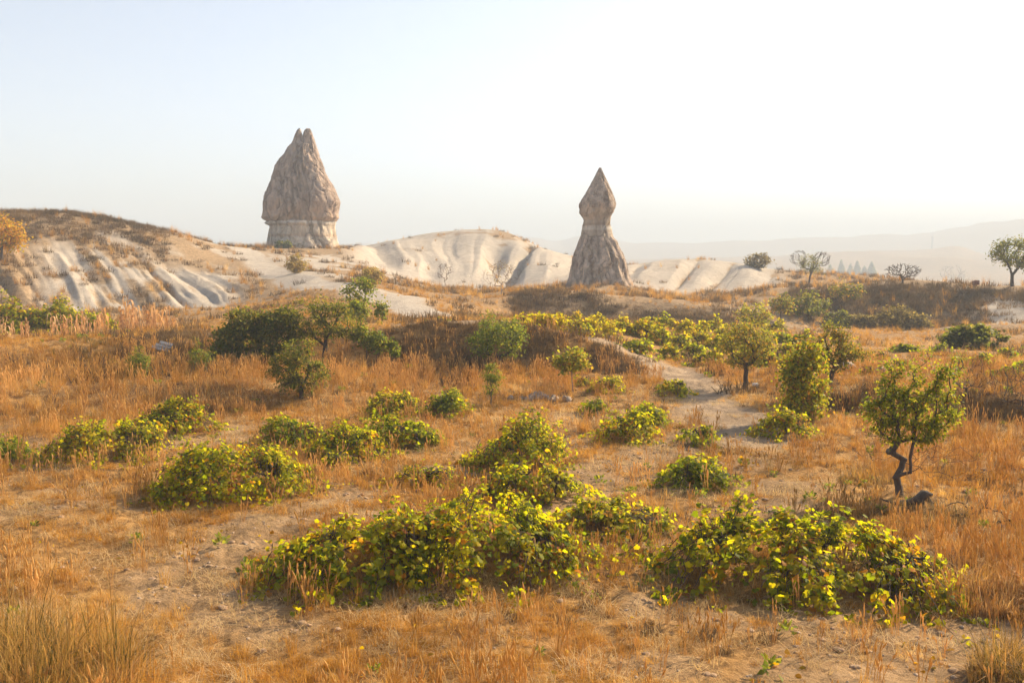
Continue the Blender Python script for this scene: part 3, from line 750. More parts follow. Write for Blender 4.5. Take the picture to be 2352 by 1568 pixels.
def build_vine(label, x0, x1, ytop, ybase, pal='vine', parts=0, group='grape vines on the valley floor', depth=None, leaf=0.135, dens=1.0, trunks=1, r=None, sparse=0.0, name='grape_vine', max_depth=2.4):
    cx = (x0 + x1) / 2
    B0 = ground_r(cx, r) if r else ground_at(cx, ybase)
    r0 = math.hypot(B0.x, B0.y)
    W = (x1 - x0) * px_size(r0)
    D = min((depth or 0.7 * W) * 1.35, 3.5)
    rc = r0 + 0.45 * D
    k = rc / r0
    B = Vector((B0.x * k, B0.y * k, 0)); B.z = height1(B.x, B.y)
    W *= k
    H = max(0.3, at_r(cx, ytop, rc)[2] - B.z)
    root = empty(name, B); tag(root, label, 'vine', group)
    fwd = np.array([B.x, B.y, 0.0]); fwd /= np.linalg.norm(fwd); side = np.array([fwd[1], -fwd[0], 0])
    # canes arch out of the head of a short gnarled trunk and droop to the ground
    heads = [np.array([(t - (trunks - 1) / 2) * W / max(trunks, 1) * 0.8, rng.normal(0, 0.1), 0.32 * min(H, 1.0)]) for t in range(trunks)]
    ncane = int(max(40, 24 * W * D) * (1 - 0.3 * sparse))
    skew = rng.uniform(-.25, .25); canes, lp, lo, lt = [], [], [], []
    area = W * D
    nleaf_target = int(area * 345 * dens * (0.135 / leaf) ** 1.6) + 60
    for c in range(ncane):
        a = rng.random() * 2 * math.pi
        rad = math.sqrt(rng.uniform(0.03, 1.0)) * (1 + 0.16 * rng.normal()) + (0.25 * rng.random() if rng.random() < 0.12 else 0)
        e = np.array([math.cos(a) * W / 2 * rad, math.sin(a) * D / 2 * rad, 0.0])
        h0 = heads[int(np.argmin([abs(hh[0] - e[0]) for hh in heads]))]
        h0 = h0 + (e - h0) * np.array([1, 1, 0]) * rng.uniform(0, 0.75) + np.array([0, 0, rng.uniform(0, .25) * H])
        prof = 0.90 * (1 - 0.70 * min(rad, 1.1) ** 2.6) * (1 + skew * math.cos(a)) * (0.84 + 0.6 * float(vnoise(e[0] * 1.6 + B.x, e[1] * 1.6 + B.y, 41)))
        top = H * prof * rng.uniform(0.66, 1.04)
        endz = max(0.03, H * rng.uniform(0.04, 0.9) * prof) if rad > 0.55 else top * rng.uniform(0.75, 1.0)
        if rng.random() < 0.08: endz = top * 1.2; top *= 1.12
        ctrl = (h0 + e) / 2 * np.array([1, 1, 0]) + np.array([0, 0, 2 * top - 0.5 * (h0[2] + endz)]) + rng.normal(0, 0.08, 3)
        e[2] = endz
        t = np.linspace(0, 1, 9)[:, None]
        pth = (1 - t) ** 2 * h0 + 2 * t * (1 - t) * ctrl + t ** 2 * e
        pth += rng.normal(0, 0.025, pth.shape); pth[:, 2] = np.maximum(pth[:, 2], 0.02)
        canes.append((pth, np.linspace(0.009, 0.003, 9)))
        lp.append(pth)
    nl = int(nleaf_target * (1 - 0.55 * sparse)); ci = rng.integers(0, ncane, nl)
    t = np.clip(rng.beta(1.7, 1.0, nl), 0, 0.999) * 8; i0 = t.astype(int); ft = (t - i0)[:, None]
    LP = np.array(lp)
    pos = LP[ci, i0] * (1 - ft) + LP[ci, np.minimum(i0 + 1, 8)] * ft
    pos = pos + rng.normal(size=pos.shape) * np.array([0.075, 0.075, 0.055])
    pos[:, 2] = np.maximum(pos[:, 2] - 0.02, 0.04)
    gap = vnoise(pos[:, 0] / .32 + B.x * 3, pos[:, 1] / .32 + pos[:, 2] / .28, 43) + 0.5 * vnoise(pos[:, 0] / .15, pos[:, 2] / .15 + pos[:, 1] / .2, 44)
    ok = gap > -0.22; pos = pos[ok]; nl = len(pos)
    ctr = np.array([0, 0, 0.15 * H])
    outw = norm((pos - ctr) / np.array([W / 2, D / 2, H]))
    nrm = outw * 0.65 + np.array([0, 0, 0.45]) + rng.normal(size=pos.shape) * 0.55
    tip = outw * 0.7 + np.array([0, 0, -0.8]) + rng.normal(size=pos.shape) * 0.55
    sc = leaf * (0.45 + 0.8 * rng.random(nl) ** 1.2)
    # into world axes (x across the view, y away from the camera), heights follow the ground
    ax = np.stack([side, fwd, np.array([0, 0, 1.0])], 0)
    def to_local(pv):
        q = pv @ ax
        gz = height(q[..., 0] + B.x, q[..., 1] + B.y) - B.z
        q = q.copy(); q[..., 2] += gz
        return q
    pos = to_local(pos); nrm = nrm @ ax + np.array(sun_dir) * 0.3; tip = tip @ ax
    patch = 0.30 * fbm(pos[:, 0] / 0.5 + B.x, pos[:, 1] / 0.5 + B.y, 77, 2)
    cols, cidx = pick_cols(pal, nl, patch)
    Rm = frames(nrm, tip)
    tr = []
    for hh in heads:
        hb = hh.copy(); hb[2] = -0.08
        n_ = 6; tt = np.linspace(0, 1, n_)[:, None]
        pp = hb + (hh - hb) * tt + rng.normal(0, 0.025, (n_, 3)); pp[0] = hb
        tr.append((to_local(pp), np.array([.06, .05, .045, .042, .045, .035])))
        for q in range(4):
            a = rng.random() * 6.28; L = min(0.55, 0.3 * W)
            e = hh + np.array([math.cos(a) * L, math.sin(a) * L * .7, rng.uniform(0.05, 0.25)])
            m_ = (hh + e) / 2 + rng.normal(0, 0.05, 3)
            tr.append((to_local(np.array([hh, (hh + m_) / 2 + rng.normal(0, .02, 3), m_, (m_ + e) / 2 + rng.normal(0, .02, 3), e])), np.array([.035, .03, .026, .02, .014])))
    for q in range(0, len(tr), 5):
        v, f = tubes(tr[q:q + 5], 6); add_obj('trunk', make_mesh('vine_trunk', v, f, M['bark']), root)
    CL = to_local(np.array([c[0] for c in canes]))
    v, f = tubes([(CL[i], c[1]) for i, c in enumerate(canes)], 3); add_obj('canes', make_mesh('vine_canes', v, f, M['bark']), root)
    keep = np.zeros(nl, bool)
    if parts:
        wpos = pos + np.array(B)
        dx = wpos - np.array([0, 0, CAM_H]); dist = np.linalg.norm(dx, axis=1)
        cell = 0.62 * leaf / r0
        u = np.floor(dx[:, 0] / dx[:, 1] / cell).astype(int); w = np.floor(dx[:, 2] / dx[:, 1] / cell).astype(int)
        best = {}
        for i in np.argsort(dist):
            best.setdefault((u[i], w[i]), i)
        front = np.array(list(best.values()))
        facing = np.abs((Rm[front, :, 2] * norm(dx[front])).sum(1))
        score = sc[front] / dist[front] * (0.35 + facing)
        front = front[np.argsort(-score)][:parts]
        keep[front] = True
        for i in front:
            me = leaf_variant(pal, int(cidx[i]))[int(rng.integers(0, 3))]
            o = bpy.data.objects.new('leaf', me)
            m4 = Matrix.Identity(4)
            for a_ in range(3):
                for b_ in range(3): m4[a_][b_] = Rm[i, a_, b_] * sc[i]
                m4[a_][3] = pos[i, a_]
            COL.objects.link(o); o.parent = root; o.matrix_local = m4
    rest = ~keep
    shp = VINE_LEAF if r0 < 19 else (VINE_LEAF_MID if r0 < 36 else TUFT_LEAF)
    v, f, c = scatter_leaves(shp, pos[rest], Rm[rest], sc[rest], cols[rest])
    fo = add_obj('foliage', make_mesh('vine_foliage', v, f, M['vine_leaf'], c, smooth=False), root)
    fo['kind'] = 'stuff'
    return root

NEAR = 'grape vines on the valley floor'
build_vine('large sprawling vine, left half of the nearest long hedge of leaves', 590, 1080, 1150, 1392, 'vine', 300, NEAR, 2.6, 0.098, 1.0, 2)
build_vine('large vine with bare crooked stems showing, right half of the nearest long hedge', 860, 1395, 1130, 1372, 'vine', 300, NEAR, 2.6, 0.098, 1.0, 2)
build_vine('broad yellow-green vine in the foreground right, nearest to the right edge', 1500, 2195, 1165, 1402, 'vine', 300, NEAR, 2.6, 0.102, 1.0, 3)
build_vine('low golden vine joining the two big foreground vines', 1255, 1570, 1152, 1252, 'vine_y', 220, NEAR, 1.6, 0.092, 0.9, 1)
build_vine('open vine with a visible crooked trunk behind the nearest hedge of leaves', 1075, 1368, 1050, 1165, 'vine', 200, NEAR, 1.7, 0.092, 0.95, 2)
build_vine('dense rounded vine at the centre, behind the open vine with the crooked trunk', 1060, 1322, 945, 1085, 'vine', 180, NEAR, 2.0, 0.092, 1.0, 1)
build_vine('big mounded vine left of centre on open dry grass, its left tip on the ground', 365, 742, 985, 1165, 'vine', 220, NEAR, 2.6, 0.092, 1.0, 2)
build_vine('wide yellow-speckled vine at the left, in front of another vine', 105, 405, 938, 1066, 'vine_y', 180, NEAR, 2.0, 0.092, 1.0, 2)
build_vine('vine at the left half hidden behind the wide yellow-speckled vine', 285, 515, 908, 1010, 'vine', 120, NEAR, 1.7, 0.092, 1.0, 1)
build_vine('green vine between the big mounded vine and the small round tree', 575, 775, 948, 1032, 'vine_g', 110, NEAR, 1.6, 0.092, 1.0, 1)
build_vine('bright vine trailing to the right behind the big mounded vine', 690, 910, 965, 1065, 'vine', 120, NEAR, 1.6, 0.092, 1.0, 1)
build_vine('dark green vine at the centre with brown grass at its foot', 822, 1042, 950, 1038, 'vine_g', 110, NEAR, 1.5, 0.092, 1.0, 1)
build_vine('golden-topped vine, left one of the pair below the thin sapling', 826, 985, 890, 965, 'vine_y', 80, NEAR, 1.8, 0.092, 1.0, 1)
build_vine('darker green vine, right one of the pair below the thin sapling', 965, 1098, 892, 958, 'vine_g', 80, NEAR, 1.6, 0.092, 1.0, 1)
build_vine('flat bushy vine alone on pale soil, behind the broad foreground vine', 1494, 1716, 1046, 1136, 'vine_g', 150, NEAR, 1.5, 0.092, 1.0, 1)
build_vine('round vine with dark green base beside the bare track, in front of its twin', 1354, 1520, 945, 1024, 'vine', 100, NEAR, 1.6, 0.092, 1.05, 1)
build_vine('vine behind the round vine with the dark green base', 1425, 1548, 922, 985, 'vine_g', 80, NEAR, 1.4, 0.092, 1.0, 1)
build_vine('small dark open vine left of the bare track', 1328, 1412, 905, 955, 'vine_g', 50, NEAR, 1.2, 0.092, 0.9, 1)
build_vine('yellowish vine in tall stalks under the bank, beside the small yellow sapling', 1352, 1442, 855, 905, 'vine_y', 50, NEAR, 1.4, 0.092, 1.0, 1)
build_vine('tiny vine with a bare crooked stem left of the yellowish vine', 1318, 1362, 858, 890, 'vine_y', 20, NEAR, 0.9, 0.092, 0.9, 1)
build_vine('rounded vine standing where the track bends', 1508, 1592, 858, 912, 'vine_y', 50, NEAR, 1.5, 0.092, 1.0, 1)
build_vine('small compact green vine standing on the bare ground of the track', 1560, 1652, 965, 1030, 'vine_g', 70, NEAR, 1.3, 0.092, 1.05, 1)
build_vine('bright green vine right of the track, below the tall leafy shrub', 1728, 1882, 935, 1012, 'vine', 110, NEAR, 1.6, 0.092, 1.0, 1)
build_vine('green vine cut off by the left edge', -60, 68, 998, 1068, 'vine_g', 60, NEAR, 1.6, 0.092, 1.0, 1)
build_vine('sparse low vine with dark bare wood at the centre', 880, 1085, 1062, 1122, 'vine_y', 90, NEAR, 1.2, 0.092, 0.55, 1, sparse=0.6)
build_vine('little straggling vine on dry grass right of the big mounded vine', 730, 815, 1030, 1080, 'vine_y', 25, NEAR, 0.9, 0.092, 0.5, 1, sparse=0.5)

# the yellowing patch behind the grassy bank, each vine on its own
GOLD = 'yellowing vines in the patch behind the grassy bank'
LAB = {'gold': '%s golden orange vine from the left in the patch behind the grassy bank',
       'vine_y': '%s yellow-green vine from the left in the patch behind the grassy bank',
       'green': '%s fresh green vine from the left in the patch behind the grassy bank'}
ORD = ['first', 'second', 'third', 'fourth', 'fifth', 'sixth', 'seventh', 'eighth', 'ninth', 'tenth', 'eleventh', 'twelfth', 'thirteenth', 'fourteenth', 'fifteenth', 'sixteenth', 'seventeenth', 'eighteenth', 'nineteenth', 'twentieth', 'twenty-first', 'twenty-second', 'twenty-third', 'twenty-fourth']
GV = ((1200, 745, 30, 22, 'gold'), (1228, 740, 24, 18, 'gold'), (1252, 753, 55, 34, 'gold'), (1290, 759, 48, 34, 'gold'), (1322, 744, 44, 26, 'gold'),
                       (1332, 768, 52, 32, 'vine_y'), (1360, 768, 44, 34, 'gold'), (1400, 777, 56, 42, 'gold'), (1440, 766, 48, 34, 'vine_y'), (1466, 812, 66, 38, 'green'),
                       (1484, 776, 60, 42, 'vine_y'), (1526, 755, 44, 30, 'green'), (1522, 792, 62, 40, 'vine_y'), (1562, 800, 50, 34, 'vine_y'), (1572, 772, 54, 32, 'gold'),
                       (1612, 768, 50, 32, 'vine_y'), (1592, 820, 54, 30, 'green'), (1625, 840, 66, 40, 'vine_y'), (1652, 797, 46, 30, 'vine_y'), (1664, 776, 44, 28, 'vine_y'),
                       (1752, 802, 54, 34, 'vine_y'), (1794, 786, 50, 30, 'green'), (1806, 818, 54, 34, 'vine_y'), (1764, 840, 60, 36, 'green'), (1842, 792, 48, 28, 'green'),
                       (1704, 768, 48, 28, 'vine_y'), (1500, 745, 40, 22, 'gold'), (1640, 758, 44, 24, 'vine_y'), (1725, 835, 50, 30, 'vine_y'), (1690, 838, 46, 28, 'vine_y'), (1545, 826, 52, 30, 'vine_y'), (1602, 793, 54, 32, 'vine_y'), (1680, 808, 54, 32, 'vine_y'), (1728, 808, 54, 32, 'green'), (1782, 762, 48, 26, 'vine_y'), (1548, 757, 44, 24, 'gold'), (1425, 752, 46, 24, 'gold'), (1380, 748, 46, 24, 'gold'), (1820, 842, 52, 30, 'vine_y'))
for x, y, w, h, pl in GV:
    w *= 1.3; h *= 1.22
    k = sorted(g[0] for g in GV if g[4] == pl).index(x)
    build_vine(LAB[pl] % ORD[k], x - w / 2, x + w / 2, y - h, y + 2, {'gold': 'gold', 'vine_y': 'vine_y', 'green': 'vine_g'}[pl], 0, GOLD, None, 0.15, 0.9, 1)
for x, y, w, h, lb in ((2025, 826, 26, 26, 'small upright vine behind the large leaning tree'), (2080, 808, 68, 20, 'flat dark vine on the far right field behind the leaning tree'),
                       (2160, 808, 46, 26, 'round vine on the far right field left of the dark wide thicket'), (2228, 804, 18, 12, 'tiny bright vine at the foot of the dark wide thicket'),
                       (2250, 840, 58, 32, 'dark mounded vine right of the bare twiggy shrub'), (2310, 822, 46, 24, 'pale green vine on the far right field below the thicket'),
                       (2320, 868, 80, 32, 'broad vine with sunlit top near the right edge'), (2348, 848, 36, 20, 'vine cut off by the right edge behind the broad sunlit vine'),
                       (1992, 862, 42, 24, 'yellow-green vine right of the orange-tipped tree'), (2070, 852, 60, 30, 'vine seen through the crown of the leaning tree')):
    build_vine(lb, x - w / 2, x + w / 2, y - h, y, 'vine_g' if x > 2050 else 'vine', 0, 'vines on the far right field', None, 0.14, 0.95, 1)
for x, y, w, h, lb in ((25, 768, 170, 78, 'tall green vine thicket behind dry corn at the left edge'), (122, 768, 130, 84, 'highest green vine thicket behind the dry corn'),
                       (214, 766, 90, 58, 'right-hand low green vine thicket behind the dry corn')):
    build_vine(lb, x - w * .58, x + w * .58, y - h * 1.12, y, 'vine', 0, 'vine thickets behind the dry corn', None, 0.16, 1.1, 1, r=64.5)

# ------------------------------------------------------------------ trees and shrubs
T = build_tree
T('leaning_tree', 'large leaning tree with forked dark trunk and bare lower twigs, right', 'tree', 2066, 1140, 338,
  [(-.18, .52, .07, .12), (-.10, .60, .06, .16), (-.02, .58, .07, .15), (-.04, .76, .05, .15), (.06, .52, .08, .12), (.08, .70, .05, .16), (.14, .88, .035, .13), (.17, .60, .07, .16), (.24, .50, .07, .11), (.25, .70, .05, .15), (.31, .76, .03, .17), (.31, .56, .05, .12), (.03, .88, .025, .1), (-.12, .77, .03, .11), (-.2, .66, .04, .1), (-.06, .44, .08, .08), (.13, .43, .09, .08)],
  4300, 0.075, 'vine_g', 0.075, 190, 0.13, -0.025, spread=0.024, shell=0.35, bare_ells=[(-.22, .33, .22, .10), (.30, .22, .30, .12), (-.15, .55, .16, .2), (.12, .3, .2, .1)], bare_n=160, lean=0.02, bend=0.025)
T('almond_tree', 'small spreading tree with bent dark trunk beside the track', 'tree', 1708, 892, 152,
  [(0, .62, .40, .27), (-.22, .74, .2, .18), (.26, .68, .24, .22), (0, .85, .25, .12)], 2800, 0.09, 'olive_o', 0.085, 85, 0.36, 0.02, spread=0.06, lean=0.03)
T('almond_tree', 'orange-tipped bushy tree behind the tall leafy shrub', 'tree', 1902, 888, 148,
  [(.1, .55, .33, .28), (0, .80, .15, .18), (.36, .48, .2, .2), (-.12, .55, .15, .2)], 2900, 0.095, 'olive_o', 0.085, 80, 0.22, 0.06, spread=0.06)
T('tall_shrub', 'tall leafy shrub overgrown with vine, right of the bare track', 'shrub', 1848, 962, 178,
  [(0, .78, .17, .2), (.03, .5, .22, .28), (0, .2, .24, .18), (-.12, .55, .14, .2), (.08, .88, .08, .1)], 4200, 0.085, 'vine', 0.05, 120, 0.18, 0, spread=0.07, trunk_part='stems', shape=TUFT_LEAF)
T('round_tree', 'small round dark-leaved tree alone on tall dry grass, left of centre', 'tree', 692, 914, 140,
  [(-.1, .46, .38, .36), (.12, .38, .3, .28), (-.04, .80, .22, .2), (-.3, .56, .15, .2), (-.02, .24, .25, .14)], 3000, 0.095, 'olive', 0.07, 75, 0.25, 0, spread=0.055, shell=0.6)
T('spreading_tree', 'dark green spreading tree with short trunk behind the small round tree', 'tree', 745, 838, 152,
  [(-.2, .66, .42, .28), (.25, .62, .32, .26), (.05, .82, .3, .15)], 3400, 0.11, 'olive', 0.10, 90, 0.28, 0.02, spread=0.06)
T('dense_bush', 'dark dense bush at the left end of the thicket', 'bush', 556, 834, 122,
  [(0, .45, .42, .38), (-.25, .3, .25, .25), (.05, .75, .3, .2)], 3200, 0.10, 'olive', 0.06, 90, 0.12, 0, spread=0.075, shape=TUFT_LEAF, trunk_part='stems')
T('dense_bush', 'dark dense bush between the left bush and the spreading tree', 'bush', 640, 834, 128,
  [(0, .5, .42, .4), (.15, .72, .3, .22), (-.2, .6, .25, .25)], 3200, 0.10, 'olive', 0.06, 90, 0.12, 0, spread=0.075, shape=TUFT_LEAF, trunk_part='stems')
T('bushy_tree', 'bright green bushy tree in front of the grassy bank, centre', 'tree', 1146, 842, 126,
  [(0, .52, .48, .33), (-.12, .84, .14, .14), (.22, .74, .2, .18), (-.3, .45, .22, .2)], 2800, 0.11, 'green', 0.07, 75, 0.2, 0, spread=0.065)
T('young_tree', 'young yellow-green sapling on a thin pale trunk under the bank', 'tree', 1313, 908, 113,
  [(0, .70, .27, .20), (.06, .9, .1, .1), (-.2, .72, .12, .1)], 800, 0.10, 'vine_y', 0.022, 40, 0.48, 0, spread=0.07, bark='pale_bark', shape=TUFT_LEAF)
T('young_tree', 'narrow dark green sapling above the pair of vines', 'tree', 1128, 930, 106,
  [(0, .42, .13, .22), (.02, .72, .17, .18), (.12, .6, .1, .15), (-.08, .85, .06, .12)], 1200, 0.06, 'green', 0.025, 50, 0.22, 0, spread=0.05)
T('young_tree', 'bright green upright sapling in brown grass at the left', 'tree', 320, 872, 78, [(0, .4, .26, .34), (-.05, .78, .1, .2), (.2, .6, .1, .2)], 1100, 0.07, 'green', 0.02, 50, 0.15, 0, spread=0.06)
T('young_tree', 'green upright sapling right of the bright one, before the dark bush', 'tree', 458, 858, 80, [(0, .4, .24, .34), (-.08, .78, .08, .2), (.26, .5, .1, .15)], 900, 0.07, 'green', 0.02, 46, 0.15, 0, spread=0.06)
T('young_tree', 'airy green sapling against the pale spur, left of centre', 'tree', 828, 728, 94, [(-.02, .62, .34, .30), (.12, .82, .2, .15)], 800, 0.11, 'green', 0.05, 50, 0.2, 0, spread=0.07, shape=TUFT_LEAF)
T('green_bush', 'rounded green bush at the foot of the airy sapling', 'bush', 818, 740, 48, [(0, .5, .5, .42)], 900, 0.11, 'green', 0.03, 40, 0.1, 0, spread=0.1, shape=TUFT_LEAF, trunk_part='stems')
T('young_tree', 'slight green sapling right of the rounded green bush', 'tree', 878, 738, 48, [(0, .5, .3, .42)], 350, 0.10, 'green', 0.02, 24, 0.2, 0, spread=0.09, shape=TUFT_LEAF)
T('young_tree', 'thin sapling with small crown right of the spreading tree', 'tree', 866, 836, 82, [(0, .66, .3, .26)], 600, 0.09, 'green', 0.018, 34, 0.42, 0, spread=0.07, shape=TUFT_LEAF)
T('young_tree', 'smallest thin sapling further right of the spreading tree', 'tree', 904, 838, 56, [(0, .65, .18, .3)], 260, 0.09, 'green', 0.014, 20, 0.4, 0, spread=0.07, shape=TUFT_LEAF)
T('young_tree', 'feathery young sapling right beside the spreading tree', 'tree', 842, 838, 96, [(0, .72, .24, .2)], 420, 0.09, 'green', 0.016, 28, 0.5, 0, spread=0.07, shape=TUFT_LEAF)
T('skyline_tree', 'half-bare tree with forked trunk on the hazy ridge', 'tree', 1858, 656, 82, [(.0, .62, .22, .2), (.2, .45, .14, .12)], 900, 0.13, 'olive', 0.13, 60, 0.25, 0.02, spread=0.07,
  bare_ells=[(-.3, .75, .24, .22), (.33, .72, .26, .22)], bare_n=260, shape=TUFT_LEAF)
T('skyline_tree', 'leafless low tree on the hazy ridge, right of the half-bare one', 'tree', 2073, 651, 45, [(0, .6, .5, .3)], 0, 0.1, 'brown', 0.10, 10, 0.18, 0, bare_ells=[(0, .62, .8, .36), (-.5, .6, .4, .3), (.5, .6, .4, .3)], bare_n=380)
T('skyline_tree', 'pale bare bush with few leaves on the hazy ridge', 'bush', 2187, 648, 38, [(0, .3, .8, .25)], 260, 0.12, 'sand', 0.07, 24, 0.1, 0, bare_ells=[(0, .55, .8, .4)], bare_n=90, bark='pale_bark', spread=0.1)
T('skyline_tree', 'leafy tree with two bent trunks on the ridge at the right edge', 'tree', 2324, 657, 105, [(0, .64, .36, .28), (-.28, .7, .2, .2), (.25, .62, .25, .25)], 2600, 0.14, 'olive', 0.16, 100, 0.22, 0, spread=0.065, shape=TUFT_LEAF)
T('round_bush', 'round dark bush on the crest of the right pale mound', 'bush', 1741, 616, 34, [(0, .45, .75, .45)], 1300, 0.2, 'brown', 0.1, 50, 0.1, 0, spread=0.12, shape=TUFT_LEAF, trunk_part='stems')
T('orange_tree', 'orange autumn tree on the hillside at the left edge', 'tree', 4, 600, 100, [(0, .6, .36, .33), (.28, .5, .15, .2)], 1500, 0.2, 'orange', 0.14, 90, 0.25, 0, spread=0.08, shape=TUFT_LEAF)
SH = 'shrubs on the slope of the hazy hollow'
for x, y, h, ww, pl, n, lb in ((1733, 754, 64, .55, 'vine_y', 1000, 'yellow-green shrub at the left end of the hazy hollow'), (1853, 730, 64, .75, 'olive', 1500, 'broad green bush on the hazy slope below the half-bare tree'),
                               (1945, 690, 46, .8, 'olive_o', 800, 'brownish bush high on the hazy slope'), (1922, 752, 42, .7, 'dark', 900, 'dark green bush low in the hazy hollow'),
                               (1984, 754, 38, .75, 'brown', 900, 'brown bush right of the low dark green bush'), (2062, 758, 58, .75, 'brown', 1500, 'wide brown thicket at the foot of the hazy slope'),
                               (2105, 757, 36, .8, 'brown', 700, 'low brown bush at the right end of the wide brown thicket'), (2235, 804, 60, 1.0, 'dark', 2200, 'wide dark olive thicket on the right above the far vines')):
    T('slope_bush', lb, 'bush', x, y, h, [(0, .45, ww, .42), (-.3 * ww, .4, ww * .6, .35), (.3 * ww, .4, ww * .6, .35)], n, 0.16, pl, 0.06, 60, 0.1, 0, SH, spread=0.09, shape=TUFT_LEAF, trunk_part='stems')
T('young_tree', 'thin golden tree right of the yellow-green shrub in the hollow', 'tree', 1793, 738, 62, [(0, .68, .38, .28)], 700, 0.15, 'olive_o', 0.06, 45, 0.35, 0, spread=0.09, shape=TUFT_LEAF)
T('broom_bush', 'yellow-brown broom bush on the slope below the twin-peaked chimney', 'bush', 684, 627, 40, [(0, .5, .5, .45)], 1300, 0.2, 'sand', 0.05, 50, 0.1, 0, spread=0.1, shape=OVAL_LEAF, trunk_part='stems', up=0.1)
T('broom_bush', 'tan broom bush at the edge of the pale spur', 'bush', 852, 652, 40, [(0, .45, .55, .42)], 1000, 0.2, 'sand', 0.05, 50, 0.1, 0, spread=0.1, shape=OVAL_LEAF, trunk_part='stems', up=0.1)
T('broom_bush', 'small green bush at the foot of the twin-peaked chimney', 'bush', 652, 570, 17, [(0, .45, .9, .42)], 500, 0.25, 'olive', 0.05, 30, 0.1, 0, spread=0.12, shape=TUFT_LEAF, trunk_part='stems')
T('bare_shrub', 'pale leafless slender shrub before the central pale hill', 'shrub', 1022, 668, 64, [(0, .7, .2, .3)], 0, 0.1, 'sand', 0.05, 10, 0.15, 0, bare_ells=[(0, .7, .35, .3)], bare_n=60, bark='pale_bark', trunk_part='stems')
T('bare_shrub', 'wide pale leafless shrub before the central pale hill', 'shrub', 1152, 676, 78, [(0, .6, .4, .35)], 120, 0.12, 'sand', 0.06, 20, 0.1, 0, bare_ells=[(0, .6, .6, .4)], bare_n=120, bark='pale_bark', trunk_part='stems')
T('bare_shrub', 'bare twiggy shrub with a few green leaves, right field', 'shrub', 2224, 928, 108, [(-.22, .8, .1, .15)], 160, 0.07, 'green', 0.03, 12, 0.06, 0, bare_ells=[(-.05, .65, .36, .35), (.2, .6, .25, .35)], bare_n=120, trunk_part='stems', bend=0.05)
T('bare_shrub', 'dark bare shrub cut off by the right edge', 'shrub', 2350, 950, 110, [(-.1, .5, .3, .3)], 60, 0.06, 'brown', 0.035, 14, 0.06, 0, bare_ells=[(-.1, .5, .6, .42)], bare_n=220, trunk_part='stems', bend=0.06)

# distant trees and tower in the haze
pop_mat = M['tree_leaf']
for k, (x, yt, yb, w) in enumerate(((1906, 606, 632, 26), (1932, 596, 632, 26), (1953, 604, 632, 20), (1968, 597, 632, 24), (1985, 610, 632, 22), (2001, 599, 632, 28))):
    r = 900.0; B = Vector(at_r(x, yb, r)); B.z = height1(B.x, B.y); Ht = at_r(x, yt, r)[2] - B.z; Wd = w * px_size(r)
    root = tag(empty('conifer_tree', B), ORD[k] + ' pointed tree from the left in the haze of the far valley', 'tree', 'pointed trees in the far haze')
    v, f = tubes([(np.array([(0, 0, -0.5), (0, 0, Ht * .3), (0, 0, Ht * .9)]), np.array([.5, .35, .1]))], 6)
    add_obj('trunk', make_mesh('conifer_trunk', v, f, M['bark']), root)
    n = 1500; t = 1 - np.sqrt(rng.random(n)); a = rng.random(n) * 6.28; rad = (1 - t) * Wd / 2 * (0.35 + 0.75 * rng.random(n)) + .1
    pos = np.stack([np.cos(a) * rad, np.sin(a) * rad, Ht * (0.06 + 0.94 * t)], -1)
    c, _ = pick_cols('olive', n)
    v, f, c = scatter_leaves(TUFT_LEAF, pos, frames(norm(pos * [1, 1, 0] + [0, 0, .5]) + rng.normal(0, .3, (n, 3)), rng.normal(0, 1, (n, 3))), 0.5 + 0.5 * rng.random(n), c)
    add_obj('crown', make_mesh('conifer_crown', v, f, M['tree_leaf'], c, smooth=False), root)
r = 1900.0; B = Vector(at_r(2141, 558, r)); B.z = height1(B.x, B.y); TH = max(14.0, at_r(2141, 536.5, r)[2] - B.z) - 6
tw = tag(empty('mast_tower', B), 'slim tower on the farthest hazy ridge', 'tower')
conc = simple_mat('concrete', (0.25, 0.22, 0.2), (0.33, 0.3, 0.27), 1.0)
v, f = tubes([(np.array([(0, 0, -4), (0, 0, TH * .4), (0, 0, TH)]), np.array([2.2, 1.9, 1.5]))], 12); add_obj('shaft', make_mesh('tower_shaft', v, f, conc), tw)
v, f = tubes([(np.array([(0, 0, TH - 1), (0, 0, TH - .6), (0, 0, TH + 2), (0, 0, TH + 2.4), (0, 0, TH + 6)]), np.array([1.5, 2.6, 2.6, .6, .15]))], 12); add_obj('head', make_mesh('tower_head', v, f, conc), tw)

